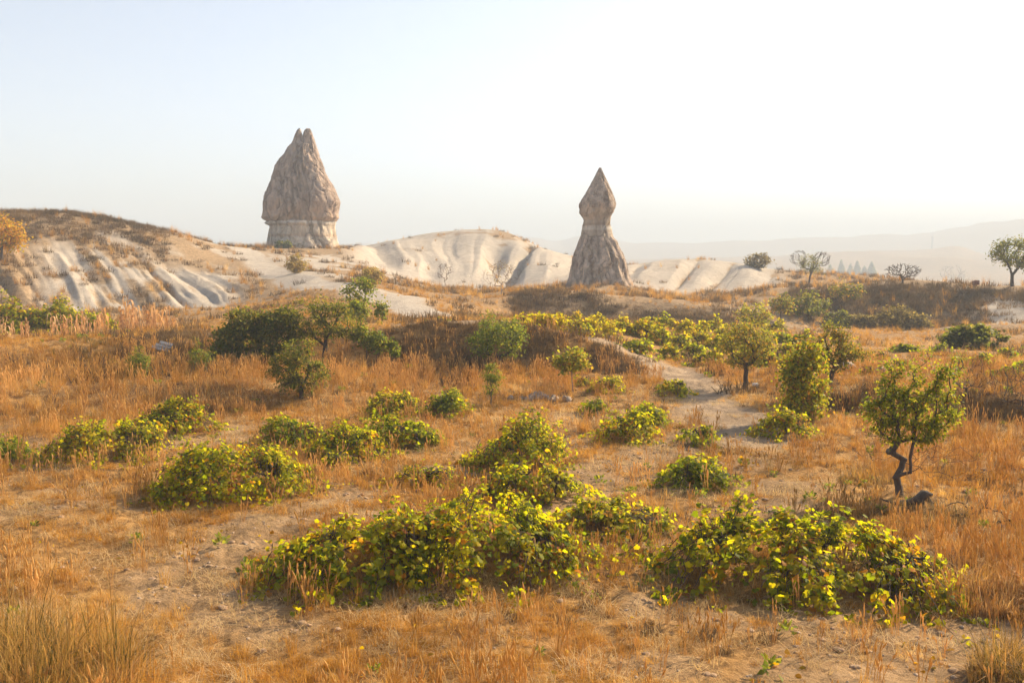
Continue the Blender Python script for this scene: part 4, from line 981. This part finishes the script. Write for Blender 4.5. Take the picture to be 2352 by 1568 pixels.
# ------------------------------------------------------------------ dry corn
corn_mat = leaf_mat('dry_corn', 0.4, 0.6, (1.3, 1.15, .95), 0.2)
def corn_meshes(k):
    cc = np.array([(0.55, 0.33, 0.15), (0.48, 0.27, 0.11), (0.60, 0.40, 0.20)][k % 3])
    n = 7; t = np.linspace(0, 1, n)
    p = np.stack([0.04 * np.sin(t * 3 + k), 0.03 * np.cos(t * 4 + k), t * 1.0 - 0.03], -1)
    v, f = tubes([(p, np.linspace(0.016, 0.006, n))], 5)
    st = make_mesh('corn_stalk', v, f, corn_mat, np.tile(cc * 0.9, (len(v), 1)))
    lv = []
    for q in range(3):
        s = np.linspace(0, 1, 6); L = 0.34 + 0.06 * q
        cen = np.stack([L * np.sin(s * 1.7) * 0.55, 0 * s, 0.16 * s * (1 - s) * 4 - 0.36 * s ** 2], -1)
        w = 0.035 * np.sin(np.clip(s * 0.95 + 0.08, 0, 1) * math.pi) + 0.004
        V = np.concatenate([cen + np.stack([0 * s, w, 0.01 * np.sin(s * 9 + q)], -1), cen - np.stack([0 * s, w, 0.01 * np.cos(s * 7)], -1)])
        F = np.array([(i, i + 1, i + 7, i + 6) for i in range(5)])
        lv.append(make_mesh('corn_leaf', V, F, corn_mat, np.tile(cc * (0.9 + .12 * q), (len(V), 1))))
    return st, lv
CM = [corn_meshes(k) for k in range(3)]
def corn(px, py, hpx, label, group):
    B = ground_at(px, py); rr = math.hypot(B.x, B.y); H = hpx * px_size(rr)
    root = tag(empty('corn_stalk', B), label, 'corn', group)
    root.rotation_euler = (rng.normal(0, .06), rng.normal(0, .06), rng.random() * 6.28); root.scale = (max(H, .8) * .9, max(H, .8) * .9, H)
    st, lv = CM[int(rng.integers(0, 3))]
    add_obj('stalk', st, root)
    for q in range(7):
        o = add_obj('leaf', lv[q % 3], root, (0, 0, 0.16 + 0.115 * q)); o.rotation_euler = (0, rng.normal(.2, .25), q * 3.14 + rng.normal(0, .5)); s = 0.75 + 0.4 * rng.random(); o.scale = (s, s, s * 1.15)
for k, (zx, zb, zh) in enumerate(((1470, 610, 190), (1530, 610, 290), (1560, 610, 330), (1590, 600, 400), (1622, 610, 320), (1648, 610, 300), (1672, 600, 250), (1722, 605, 270), (1752, 605, 300), (1785, 600, 280), (1815, 605, 300), (1842, 600, 290),
                   (1895, 590, 220), (1938, 590, 310), (1965, 600, 120), (2002, 580, 260), (2030, 590, 200), (2058, 590, 280), (2085, 580, 270), (2135, 590, 170), (2165, 580, 150), (2190, 580, 130))):
    corn(zx * .184, 649 + zb * .184, zh * .2, ORD[k] + ' dry corn stalk from the left in the row right of the vine thickets', 'corn stalks in the open row')
for k, (zx, zb, zh) in enumerate(((35, 690, 210), (70, 690, 260), (165, 690, 190), (280, 690, 190), (310, 690, 230), (345, 690, 190), (655, 670, 270), (700, 670, 220), (770, 680, 280), (800, 680, 240), (850, 680, 260), (905, 680, 240), (950, 670, 220), (1010, 670, 300),
                   (1050, 670, 290), (1085, 670, 250), (1130, 665, 210), (1190, 665, 230), (1240, 650, 300), (1268, 650, 310), (1300, 650, 310), (1322, 650, 270))):
    corn(zx * .184, 649 + zb * .184, zh * .19, ORD[k] + ' dry corn stalk from the left in front of the green vine thickets', 'corn stalks before the vine thickets')

# ------------------------------------------------------------------ small things: dead wood, stones, board, crate
def rocky(name, size, seed, mat, squash=(1, .8, .6)):
    n1, n2 = 9, 12; th = np.linspace(0, math.pi, n1); ph = np.linspace(0, 2 * math.pi, n2, endpoint=False)
    TH, PH = np.meshgrid(th, ph, indexing='ij')
    d = np.stack([np.sin(TH) * np.cos(PH), np.sin(TH) * np.sin(PH), np.cos(TH)], -1)
    rad = 1 + 0.45 * fbm(d[..., 0] * 1.4 + seed, d[..., 1] * 1.4 + d[..., 2] * 1.9, seed, 3)
    v = (d * rad[..., None] * np.array(squash) * size).reshape(-1, 3)
    ii, jj = np.meshgrid(np.arange(n1 - 1), np.arange(n2), indexing='ij'); j2 = (jj + 1) % n2
    f = np.stack([ii * n2 + jj, (ii + 1) * n2 + jj, (ii + 1) * n2 + j2, ii * n2 + j2], -1).reshape(-1, 4)
    return make_mesh(name, v, f, mat, smooth=False)
stone_m = simple_mat('stone', (0.24, 0.17, 0.115), (0.46, 0.36, 0.27), 6, 0.9, 0.5)
white_m = simple_mat('white_plastic', (0.70, 0.70, 0.68), (0.82, 0.82, 0.8), 4, 0.4, 0.1)
B = ground_at(1240, 918); sp = tag(empty('stone_pile', B), 'low heap of small stones on dry grass right of the narrow sapling', 'stones')
for k in range(34):
    me = rocky('stone', rng.uniform(.07, .16), 300 + k, stone_m); dx, dy = rng.normal(0, .42), rng.normal(0, .2)
    o = add_obj('stone', me, sp, (dx, dy, 0.05 + max(0, .16 - .22 * abs(dx)) * rng.random() + height1(B.x + dx, B.y + dy) - B.z)); o.rotation_euler = rng.random(3) * 6
for x, y, sz, lb in ((1944, 848, .42, 'pale boulder at the foot of the orange-tipped tree'), (2021, 857, .32, 'smaller pale boulder left of the leaning tree crown')):
    B = ground_at(x, y); o = add_obj('boulder', rocky('boulder', sz, int(x), stone_m), None, (B.x, B.y, B.z + sz * .25)); tag(o, lb, 'boulder')
B = ground_at(1736, 888)
jug = tag(empty('plastic_canister', B), 'small white canister lying right of the bent trunk beside the track', 'canister')
jug.rotation_euler = (math.pi / 2 * .95, 0.3, .9); jug.location.z += .07
v, f = tubes([(np.array([(0, 0, -.13), (0, 0, -.12), (0, 0, .05), (0, 0, .1), (0, 0, .12)]), np.array([.02, .085, .085, .05, .035]))], 14); add_obj('body', make_mesh('canister_body', v, f, white_m), jug)
v, f = tubes([(np.array([(0, 0, .12), (0, 0, .15), (0, 0, .152)]), np.array([.03, .03, .002]))], 10); add_obj('lid', make_mesh('canister_lid', v, f, simple_mat('dark_plastic', (.05, .05, .07), (.08, .08, .1))), jug)
def plank(name, L, W_, T_, mat):
    x, y, z = L / 2, W_ / 2, T_ / 2; b = min(x, y, z) * .25
    prof = [(-y + b, -z), (y - b, -z), (y, -z + b), (y, z - b), (y - b, z), (-y + b, z), (-y, z - b), (-y, -z + b)]
    v = np.array([(s * x, a, c) for s in (-1, 1) for a, c in prof]); f = np.array([(i, (i + 1) % 8, 8 + (i + 1) % 8, 8 + i) for i in range(8)])
    me = bpy.data.meshes.new(name); me.from_pydata(v.tolist(), [], f.tolist() + [list(range(7, -1, -1)), list(range(8, 16))]); me.update(); me.materials.append(mat); return me
board_m = simple_mat('weathered_blue_board', (0.11, 0.12, 0.15), (0.18, 0.19, 0.22), 10, 0.7, 0.3, (1, 6, 6))
B = ground_at(372, 806); bd = tag(empty('board_pile', (B.x, B.y, B.z + .22)), 'weathered blue-grey boards lying on the shaded bank at the left', 'boards')
bd.rotation_euler = (math.radians(38), math.radians(16), .1)
for k in range(3):
    o = add_obj('plank', plank('plank', .75 - .1 * k, .17, .03, board_m), bd, (0.06 * k, -.19 + .19 * k, 0.01 * k)); o.rotation_euler.z = .05 * (k - 1)
crate_m = simple_mat('rusty_crate', (0.16, 0.06, 0.04), (0.26, 0.11, 0.07), 5, 0.8, 0.3)
B = ground_r(2244, 113.8); cr = tag(empty('field_crate', (B.x, B.y, B.z + .06)), 'small reddish-brown crate on the ridge between bare bush and leafy tree', 'crate'); cr.rotation_euler = (0, -.14, .4)
for sx in (-1, 1):
    for k in range(2): add_obj('slat', plank('slat', .58, .03, .2, crate_m), cr, (0, .22 * sx, .12 + .24 * k))
    for k in range(2): o = add_obj('slat', plank('slat', .4, .03, .2, crate_m), cr, (.28 * sx, 0, .12 + .24 * k)); o.rotation_euler.z = math.pi / 2
add_obj('bottom', plank('crate_bottom', .54, .4, .03, crate_m), cr, (0, 0, .02))
for sx in (-1, 1):
    for sy in (-1, 1):
        o = add_obj('post', plank('post', .5, .05, .05, crate_m), cr, (.25 * sx, .18 * sy, .25)); o.rotation_euler.y = math.pi / 2
# fallen trunk and dead branches below the leaning tree
B = ground_at(2092, 1172); lg = tag(empty('fallen_log', B), 'dark fallen log with a raised broken end below the leaning tree', 'log')
pts = np.array([(-.42, 0, .16), (-.25, .02, .15), (-.05, 0, .16), (.12, -.02, .22), (.26, 0, .34), (.34, 0, .36)]); v, f = tubes([(pts, np.array([.015, .06, .08, .1, .11, .06]))], 8); add_obj('trunk', make_mesh('log_trunk', v, f, M['dead_wood'], smooth=False), lg)
for a, b, r0, in (((.26, 0, .33), (.52, -.05, .06), .07), ((-.1, 0, .15), (-.06, -.05, -.06), .05), ((.2, 0, .3), (.22, -.1, -.05), .06), ((-.35, 0, .16), (-.62, .02, .24), .025), ((.3, 0, .36), (.45, .05, .32), .06)):
    a, b = np.array(a), np.array(b); v, f = tubes([(np.array([a, (a + b) / 2 + rng.normal(0, .02, 3), b]), np.array([r0, r0 * .8, r0 * .5]))], 6); add_obj('limb', make_mesh('log_limb', v, f, M['dead_wood'], smooth=False), lg)
def dead_branch(px, py, Lpx, label, seed):
    B = ground_at(px, py); rr = math.hypot(B.x, B.y); L = Lpx * px_size(rr)
    root = tag(empty('dead_branch', (B.x, B.y, B.z + .03)), label, 'branch', 'dead branches below the leaning tree')
    tg = np.stack([rng.uniform(.1, 1, 26) * L - L * .4, rng.normal(0, .14 * L, 26), np.abs(rng.normal(.1, .12, 26)) * L], -1)
    th, tn, _ = skeleton(tg, (0, 0, .07 * L), (-.5 * L, 0, .02), .022, .12, .004)
    v, f = tubes(th + tn, 5); add_obj('branch_wood', make_mesh('branch_wood', v, f, M['dead_wood']), root)
dead_branch(2170, 1185, 110, 'dark dead branch just right of the fallen log', 1)
dead_branch(2250, 1190, 130, 'dead branch with upturned tip in pale grass at the right', 2)
dead_branch(2320, 1205, 100, 'tangle of dead twigs near the right edge', 3)

# ------------------------------------------------------------------ dry grass: thick mounds, then the field of tufts and seed stalks
def blades(n, radius, hmin, hmax, width, lean, cols, droop=0.35, segs=3, base=None, hscale=1.0):
    a = rng.random(n) * 6.283; rr = radius * np.sqrt(rng.random(n))
    b = np.stack([np.cos(a) * rr, np.sin(a) * rr, np.full(n, -0.01)], -1) if base is None else base
    h = rng.uniform(hmin, hmax, n) * hscale; d = rng.random(n) * 6.283; l = np.abs(rng.normal(lean, lean * .6, n))
    dirv = np.stack([np.cos(d), np.sin(d), 0 * d], -1); wv = np.stack([-np.sin(d), np.cos(d), 0 * d], -1)
    wv = norm(wv + rng.normal(0, .5, (n, 3)) * [1, 1, 0])
    s = np.linspace(0, 1, segs)
    V = []
    for k, t in enumerate(s):
        c = b + dirv * (h * l * t ** 1.6)[:, None] + np.array([0, 0, 1.0]) * (h * (t - droop * l * t ** 2.5))[:, None]
        w = width * (1 - .85 * t) * 0.5
        V += [c - wv * w, c + wv * w]
    V = np.stack(V, 1)                        # n, 2*segs, 3
    F = np.array([(2 * k, 2 * k + 1, 2 * k + 3, 2 * k + 2) for k in range(segs - 1)])
    F = F[None] + (np.arange(n) * 2 * segs)[:, None, None]
    C = None if cols is None else np.repeat(cols, 2 * segs, 0)
    return V.reshape(-1, 3), F.reshape(-1, 4), C
def dry_mound(px, py, wpx, hpx, label, n, pal, width=.012, r=None, group='shaggy dry grass bushes'):
    B = ground_r(px, r) if r else ground_at(px, py); rr = math.hypot(B.x, B.y); W_ = wpx * px_size(rr); H = hpx * px_size(rr)
    root = tag(empty('dry_bush', B), label, 'dry bush', group)
    for nm, q, hh in (('outer_stems', n, (.25, 1.0)), ('seed_heads', n // 2, (.5, 1.12))):
        a = rng.random(q) * 6.283; rd = np.sqrt(rng.random(q)) * .5; b = np.stack([np.cos(a) * rd * W_ * 1.0, np.sin(a) * rd * W_ * .8, 0 * a], -1)
        b[:, 2] = height(b[:, 0] + B.x, b[:, 1] + B.y) - B.z - .02
        hv = np.clip(.75 + 1.1 * fbm(b[:, 0] * 2.2 + px, b[:, 1] * 2.2, 141, 2), .3, 1.2); b[:, 2] -= 0; c, _ = pick_cols(pal, q); v, f, c = blades(q, 0, H * hh[0], H * hh[1], width * (1 if nm == 'outer_stems' else 1.6), .5, c, .6, 4, b, hv)
        o = add_obj(nm, make_mesh(nm, v, f, M['blade'], c, smooth=False), root)
PAL['straw'] = [((.36, .2, .065), .4), ((.46, .27, .09), .4), ((.55, .37, .17), .2)]
PAL['green_straw'] = [((.10, .085, .02), .2), ((.28, .18, .045), .3), ((.46, .28, .08), .5)]
dry_mound(2330, 1400, 190, 130, 'shaggy mound of pale dry grass at the right edge', 2600, 'straw')
dry_mound(2420, 1500, 260, 120, 'shaded grass mound running out of the lower right corner', 2000, 'green_straw', r=13.3)
dry_mound(-10, 1500, 520, 260, 'tall olive-tinged dry bush filling the lower left corner', 4200, 'green_straw', r=12.3)
dry_mound(130, 1560, 260, 130, 'feathery straw-coloured bush at the lower left, right of the olive-tinged one', 2200, 'straw', r=11.6)
dry_mound(2110, 1190, 210, 45, 'whitish fluffy dry grass patch around the fallen log', 1500, 'sand')
dry_mound(1990, 1110, 120, 40, 'brown-green weedy clump left of the leaning tree', 700, 'green_straw')
dry_mound(540, 915, 190, 36, 'shaggy brown grass hummock on the low bank left of the round tree', 1500, 'straw')
dry_mound(430, 925, 190, 34, 'drooping tan grass hummock on the low bank above the left vines', 1500, 'sand')

# sources for the instanced grass (kept out of the scene itself)
src = bpy.data.collections.new('grass_sources')
def src_obj(name, v, f, mat):
    o = bpy.data.objects.new(name, make_mesh(name, v, f, mat, smooth=False)); src.objects.link(o)
for k in range(4):
    v, f, _ = blades(34, .13, .10, .26, .009, .75, None, .5, 3); src_obj('a%d_short_tuft' % k, v, f, M['straw'])
for k in range(3):
    v, f, _ = blades(30, .10, .26, .52, .009, .40, None, .45, 3); src_obj('b%d_long_tuft' % k, v, f, M['straw'])
for k in range(3):
    parts_ = []
    for q in range(6):
        h = rng.uniform(.34, .66); a = rng.random() * 6.28; l = abs(rng.normal(.12, .1)); b = rng.normal(0, .05, 2)
        t = np.linspace(0, 1, 5)
        pts = np.stack([b[0] + math.cos(a) * h * l * t ** 2, b[1] + math.sin(a) * h * l * t ** 2, h * t * .78], -1)
        parts_.append((pts, np.full(5, .0042)))
        e = pts[-1]; dirn = norm(pts[-1] - pts[-2]); hl = rng.uniform(.09, .17)
        parts_.append((np.array([e, e + dirn * hl * .25, e + dirn * hl * .6, e + dirn * hl]), np.array([.005, .0145, .0125, .003])))
    v, f = tubes(parts_, 4); src_obj('c%d_seed_stalk' % k, v, f, M['stalk'])
for k in range(3):
    v, f, _ = blades(46, .30, .12, .38, .022, .6, None, .4, 3); src_obj('d%d_scrub_clump' % k, v, f, M['scrub'])

for k in range(3):
    me_ = rocky('e%d_pebble' % k, .03, 700 + k, stone_m); src.objects.link(bpy.data.objects.new('e%d_pebble' % k, me_))
for k in range(2):
    n_ = 26; a_ = rng.random(n_) * 6.28; pos_ = np.stack([np.cos(a_) * .09 * rng.random(n_), np.sin(a_) * .09 * rng.random(n_), .02 + .1 * rng.random(n_)], -1)
    c_, _ = pick_cols('green', n_); v, f, c_ = scatter_leaves(OVAL_LEAF, pos_, frames(rng.normal(0, 1, (n_, 3)) + [0, 0, .6], norm(pos_ * [1, 1, .3]) + [0, 0, .5]), .05 + .05 * rng.random(n_), c_)
    src.objects.link(bpy.data.objects.new('f%d_weed' % k, make_mesh('f%d_weed' % k, v, f, M['tree_leaf'], c_, smooth=False)))
for k in range(2):
    v, f, _ = blades(40, .22, .12, .30, .009, 2.2, None, .38, 3); src_obj('h%d_flattened_straw' % k, v, f, M['pale_straw'])
for k in range(2):
    n_ = 5; pos_ = np.stack([rng.normal(0, .22, n_), rng.normal(0, .22, n_), np.full(n_, .025)], -1); c_, _ = pick_cols('orange', n_)
    v, f, c_ = scatter_leaves(VINE_LEAF_MID, pos_, frames(rng.normal(0, .4, (n_, 3)) + [0, 0, 1], rng.normal(0, 1, (n_, 3)) * [1, 1, .2]), .06 + .05 * rng.random(n_), c_ * .7)
    src.objects.link(bpy.data.objects.new('g%d_fallen_leaf' % k, make_mesh('g%d_fallen_leaf' % k, v, f, M['vine_leaf'], c_, smooth=False)))
clod_m = simple_mat('soil_clod', (0.22, 0.14, 0.08), (0.42, 0.28, 0.17), 9, 0.95, 0.6)
for k in range(3):
    src.objects.link(bpy.data.objects.new('i%d_clod' % k, rocky('i%d_clod' % k, .05, 740 + k, clod_m, (1, .9, .55))))
def sample_fan(r0, r1, rho, half=0.60):
    n = int(half * (r1 * r1 - r0 * r0) * rho)
    r = np.sqrt(rng.uniform(r0 * r0, r1 * r1, n)); a = rng.uniform(-half, half, n)
    return r * np.sin(a), r * np.cos(a)
PX, PY, SC, IX = [], [], [], []
def strew(r0, r1, rho, kinds, smin, smax, f_keep):
    x, y = sample_fan(r0, r1, rho)
    tf, ba, ta = masks(x, y)
    keep = rng.random(len(x)) < f_keep(tf, ba, ta, x, y)
    x, y, ta = x[keep], y[keep], ta[keep]
    PX.append(x); PY.append(y); SC.append(rng.uniform(smin, smax, len(x)) * (1 + .15 * ta)); IX.append(rng.choice(kinds, len(x)))
def bankf(x, y):
    az = np.arctan2(x, y); r = np.hypot(x, y); xc = xcol(az); n = 6 * fbm(x / 3, y / 3, 111, 3)
    b = np.maximum.reduce([bump(820, 900, 1440, 1560, xc) * bump(42.2, 43, 45.6, 46.4, r + .12 * n), bump(1150, 1190, 1640, 1720, xc) * bump(83, 85.5, 91, 93.5, r + .3 * n),
                           bump(1780, 1850, 2600, 2700, xc) * bump(97, 99, 108, 112.5, r + .4 * n), bump(230, 330, 620, 720, xc) * bump(42, 43.5, 47.5, 49, r + .2 * n),
                           bump(1850, 1920, 2600, 2700, xc) * bump(33.6, 34.1, 35.1, 35.6, r + .05 * n), .6 * bump(-400, -300, 330, 420, xc) * bump(118, 122, 132, 140, r + .6 * n)])
    return b
cover = lambda tf, ba, ta, x, y: (1 - .96 * np.maximum(tf, ba)) * (1 - .85 * bankf(x, y)) * np.clip(.34 + 1.5 * fbm(x / 1.3, y / 1.3, 91, 3) + .8 * fbm(x / .45, y / .45, 92, 2), .03, 1)
tallf = lambda tf, ba, ta, x, y: (1 - .95 * np.maximum(tf, ba)) * np.clip(.06 + .5 * ta + .6 * fbm(x / 2.5, y / 2.5, 95, 3), 0.02, 1)
heads = lambda tf, ba, ta, x, y: (1 - .97 * np.maximum(tf, ba)) * np.clip(.22 + .5 * ta + 1.3 * fbm(x / 1.5, y / 1.5, 99, 3), 0.02, 1)
S_, L_, H_, C_ = [0, 1, 2, 3], [4, 5, 6], [7, 8, 9], [10, 11, 12]
strew(7, 18, 62, S_, .45, 0.95, cover)
strew(18, 30, 34, S_, .6, 1.15, cover)
strew(30, 52, 15, S_, .8, 1.4, cover)
strew(7, 20, 12, L_, .5, .95, tallf)
strew(20, 48, 10, L_, .65, 1.05, tallf)
strew(7, 20, 16, H_, .55, 1.05, heads)
strew(20, 46, 9, H_, .7, 1.15, heads)
strew(48, 100, 4.2, S_ + S_ + L_, 0.8, 1.3, cover)
strew(95, 205, 0.9, C_ + L_, 1.4, 2.6, lambda tf, ba, ta, x, y: np.clip(1 - 1.05 * tf, 0.03, 1) * np.clip(.5 + 1.2 * fbm(x / 5, y / 5, 97, 3), .05, 1))
strew(33, 52, 15, C_, .7, 1.15, lambda tf, ba, ta, x, y: bankf(x, y) * .9 * (1 - ba) ** 2)
strew(80, 140, 4.0, C_, 1.3, 2.2, lambda tf, ba, ta, x, y: bankf(x, y) * (1 - .8 * tf))
strew(38, 90, 0.35, C_, 1.2, 2.2, lambda tf, ba, ta, x, y: (1 - tf) * np.clip(.3 + 1.2 * fbm(x / 6, y / 6, 93, 3), 0, 1))
strew(7, 30, 5, [13, 14, 15], .3, 1.3, lambda tf, ba, ta, x, y: .15 + .85 * ba)
strew(7, 60, .5, [16, 17], .6, 1.5, lambda tf, ba, ta, x, y: np.clip(.2 + 1.3 * fbm(x / 4, y / 4, 121, 3), .03, 1) * (1 - tf))
strew(7, 40, 8, [20, 21], .7, 1.3, lambda tf, ba, ta, x, y: (1 - tf) * (1 - .6 * ba) * np.clip(.3 + 1.5 * fbm(x / 2.2, y / 2.2, 125, 3), .05, 1))
strew(8, 45, 5, C_, .3, .6, lambda tf, ba, ta, x, y: (1 - tf) * (1 - ba) * np.clip(-.02 + 1.6 * fbm(x / 2.6, y / 2.6, 127, 3), 0, 1))
strew(9, 14, 26, L_, .9, 1.5, lambda tf, ba, ta, x, y: 1 - sstep(120, 330, xcol(np.arctan2(x, y)) + 90 * fbm(x / 1.2, y / 1.2, 129, 2)))
strew(7, 30, 11, [22, 23, 24], .3, 1.5, lambda tf, ba, ta, x, y: .1 + .9 * ba * np.clip(.4 + 1.5 * fbm(x / .9, y / .9, 133, 2), .05, 1))
strew(8, 32, 1.0, [18, 19], .7, 1.2, lambda tf, ba, ta, x, y: np.clip(.3 + 1.0 * fbm(x / 3, y / 3, 123, 2), .03, 1))
PX = np.concatenate(PX); PY = np.concatenate(PY); SC = np.concatenate(SC); IX = np.concatenate(IX)
PZ = height(PX, PY)
gme = bpy.data.meshes.new('dry_grass'); gme.vertices.add(len(PX))
gme.vertices.foreach_set('co', np.stack([PX, PY, PZ], -1).astype(np.float32).ravel())
for nm, arr, tp in (('sc', SC, 'FLOAT'), ('rz', rng.random(len(PX)) * 6.283, 'FLOAT'), ('tx', rng.normal(0, .12, len(PX)), 'FLOAT'), ('ix', IX, 'INT')):
    a = gme.attributes.new(nm, tp, 'POINT'); a.data.foreach_set('value', arr.astype(np.int32 if tp == 'INT' else np.float32))
grass = add_obj('dry_grass', gme)
tag(grass, 'golden dry grass and seed stalks covering the valley floor', 'grass', kind='stuff')
ng = bpy.data.node_groups.new('grass_scatter', 'GeometryNodeTree')
ng.interface.new_socket('Geometry', in_out='INPUT', socket_type='NodeSocketGeometry'); ng.interface.new_socket('Geometry', in_out='OUTPUT', socket_type='NodeSocketGeometry')
gi = ng.nodes.new('NodeGroupInput'); go = ng.nodes.new('NodeGroupOutput')
iop = ng.nodes.new('GeometryNodeInstanceOnPoints'); ci = ng.nodes.new('GeometryNodeCollectionInfo')
ci.inputs['Collection'].default_value = src; ci.inputs['Separate Children'].default_value = True; ci.inputs['Reset Children'].default_value = True
def nattr(nm, tp):
    n = ng.nodes.new('GeometryNodeInputNamedAttribute'); n.data_type = tp; n.inputs['Name'].default_value = nm; return n.outputs[0]
cx_ = ng.nodes.new('ShaderNodeCombineXYZ'); ng.links.new(nattr('tx', 'FLOAT'), cx_.inputs[0]); ng.links.new(nattr('rz', 'FLOAT'), cx_.inputs[2])
er = ng.nodes.new('FunctionNodeEulerToRotation'); ng.links.new(cx_.outputs[0], er.inputs[0])
iop.inputs['Pick Instance'].default_value = True
ng.links.new(gi.outputs[0], iop.inputs['Points']); ng.links.new(ci.outputs[0], iop.inputs['Instance']); ng.links.new(nattr('ix', 'INT'), iop.inputs['Instance Index'])
ng.links.new(er.outputs[0], iop.inputs['Rotation']); ng.links.new(nattr('sc', 'FLOAT'), iop.inputs['Scale']); ng.links.new(iop.outputs[0], go.inputs[0])
md = grass.modifiers.new('grass_scatter', 'NODES'); md.node_group = ng
print('grass tufts', len(PX))

# ------------------------------------------------------------------ haze: one closed box of even pale air
zmin, zmax = float(GZ.min()), float(GZ.max())
hb = bpy.data.meshes.new('haze'); z0, z1 = zmin - 1.0, max(zmax, CAM_H) + 12.0; q = 3900.0
hb.from_pydata([(-q, -q, z0), (q, -q, z0), (q, q, z0), (-q, q, z0), (-q, -q, z1), (q, -q, z1), (q, q, z1), (-q, q, z1)], [], [(3, 2, 1, 0), (4, 5, 6, 7), (0, 1, 5, 4), (1, 2, 6, 5), (2, 3, 7, 6), (3, 0, 4, 7)]); hb.update()
hm, nt, out = new_mat('haze_air')
pv = nd(nt, 'ShaderNodeVolumePrincipled'); pv.inputs['Color'].default_value = (0.58, 0.68, 0.80, 1); pv.inputs['Density'].default_value = 0.0010; pv.inputs['Anisotropy'].default_value = 0.08
nt.links.new(pv.outputs[0], out.inputs['Volume']); hb.materials.append(hm)
haze = tag(add_obj('haze', hb), 'thin pale sunlit haze over the whole valley', 'haze', kind='stuff')
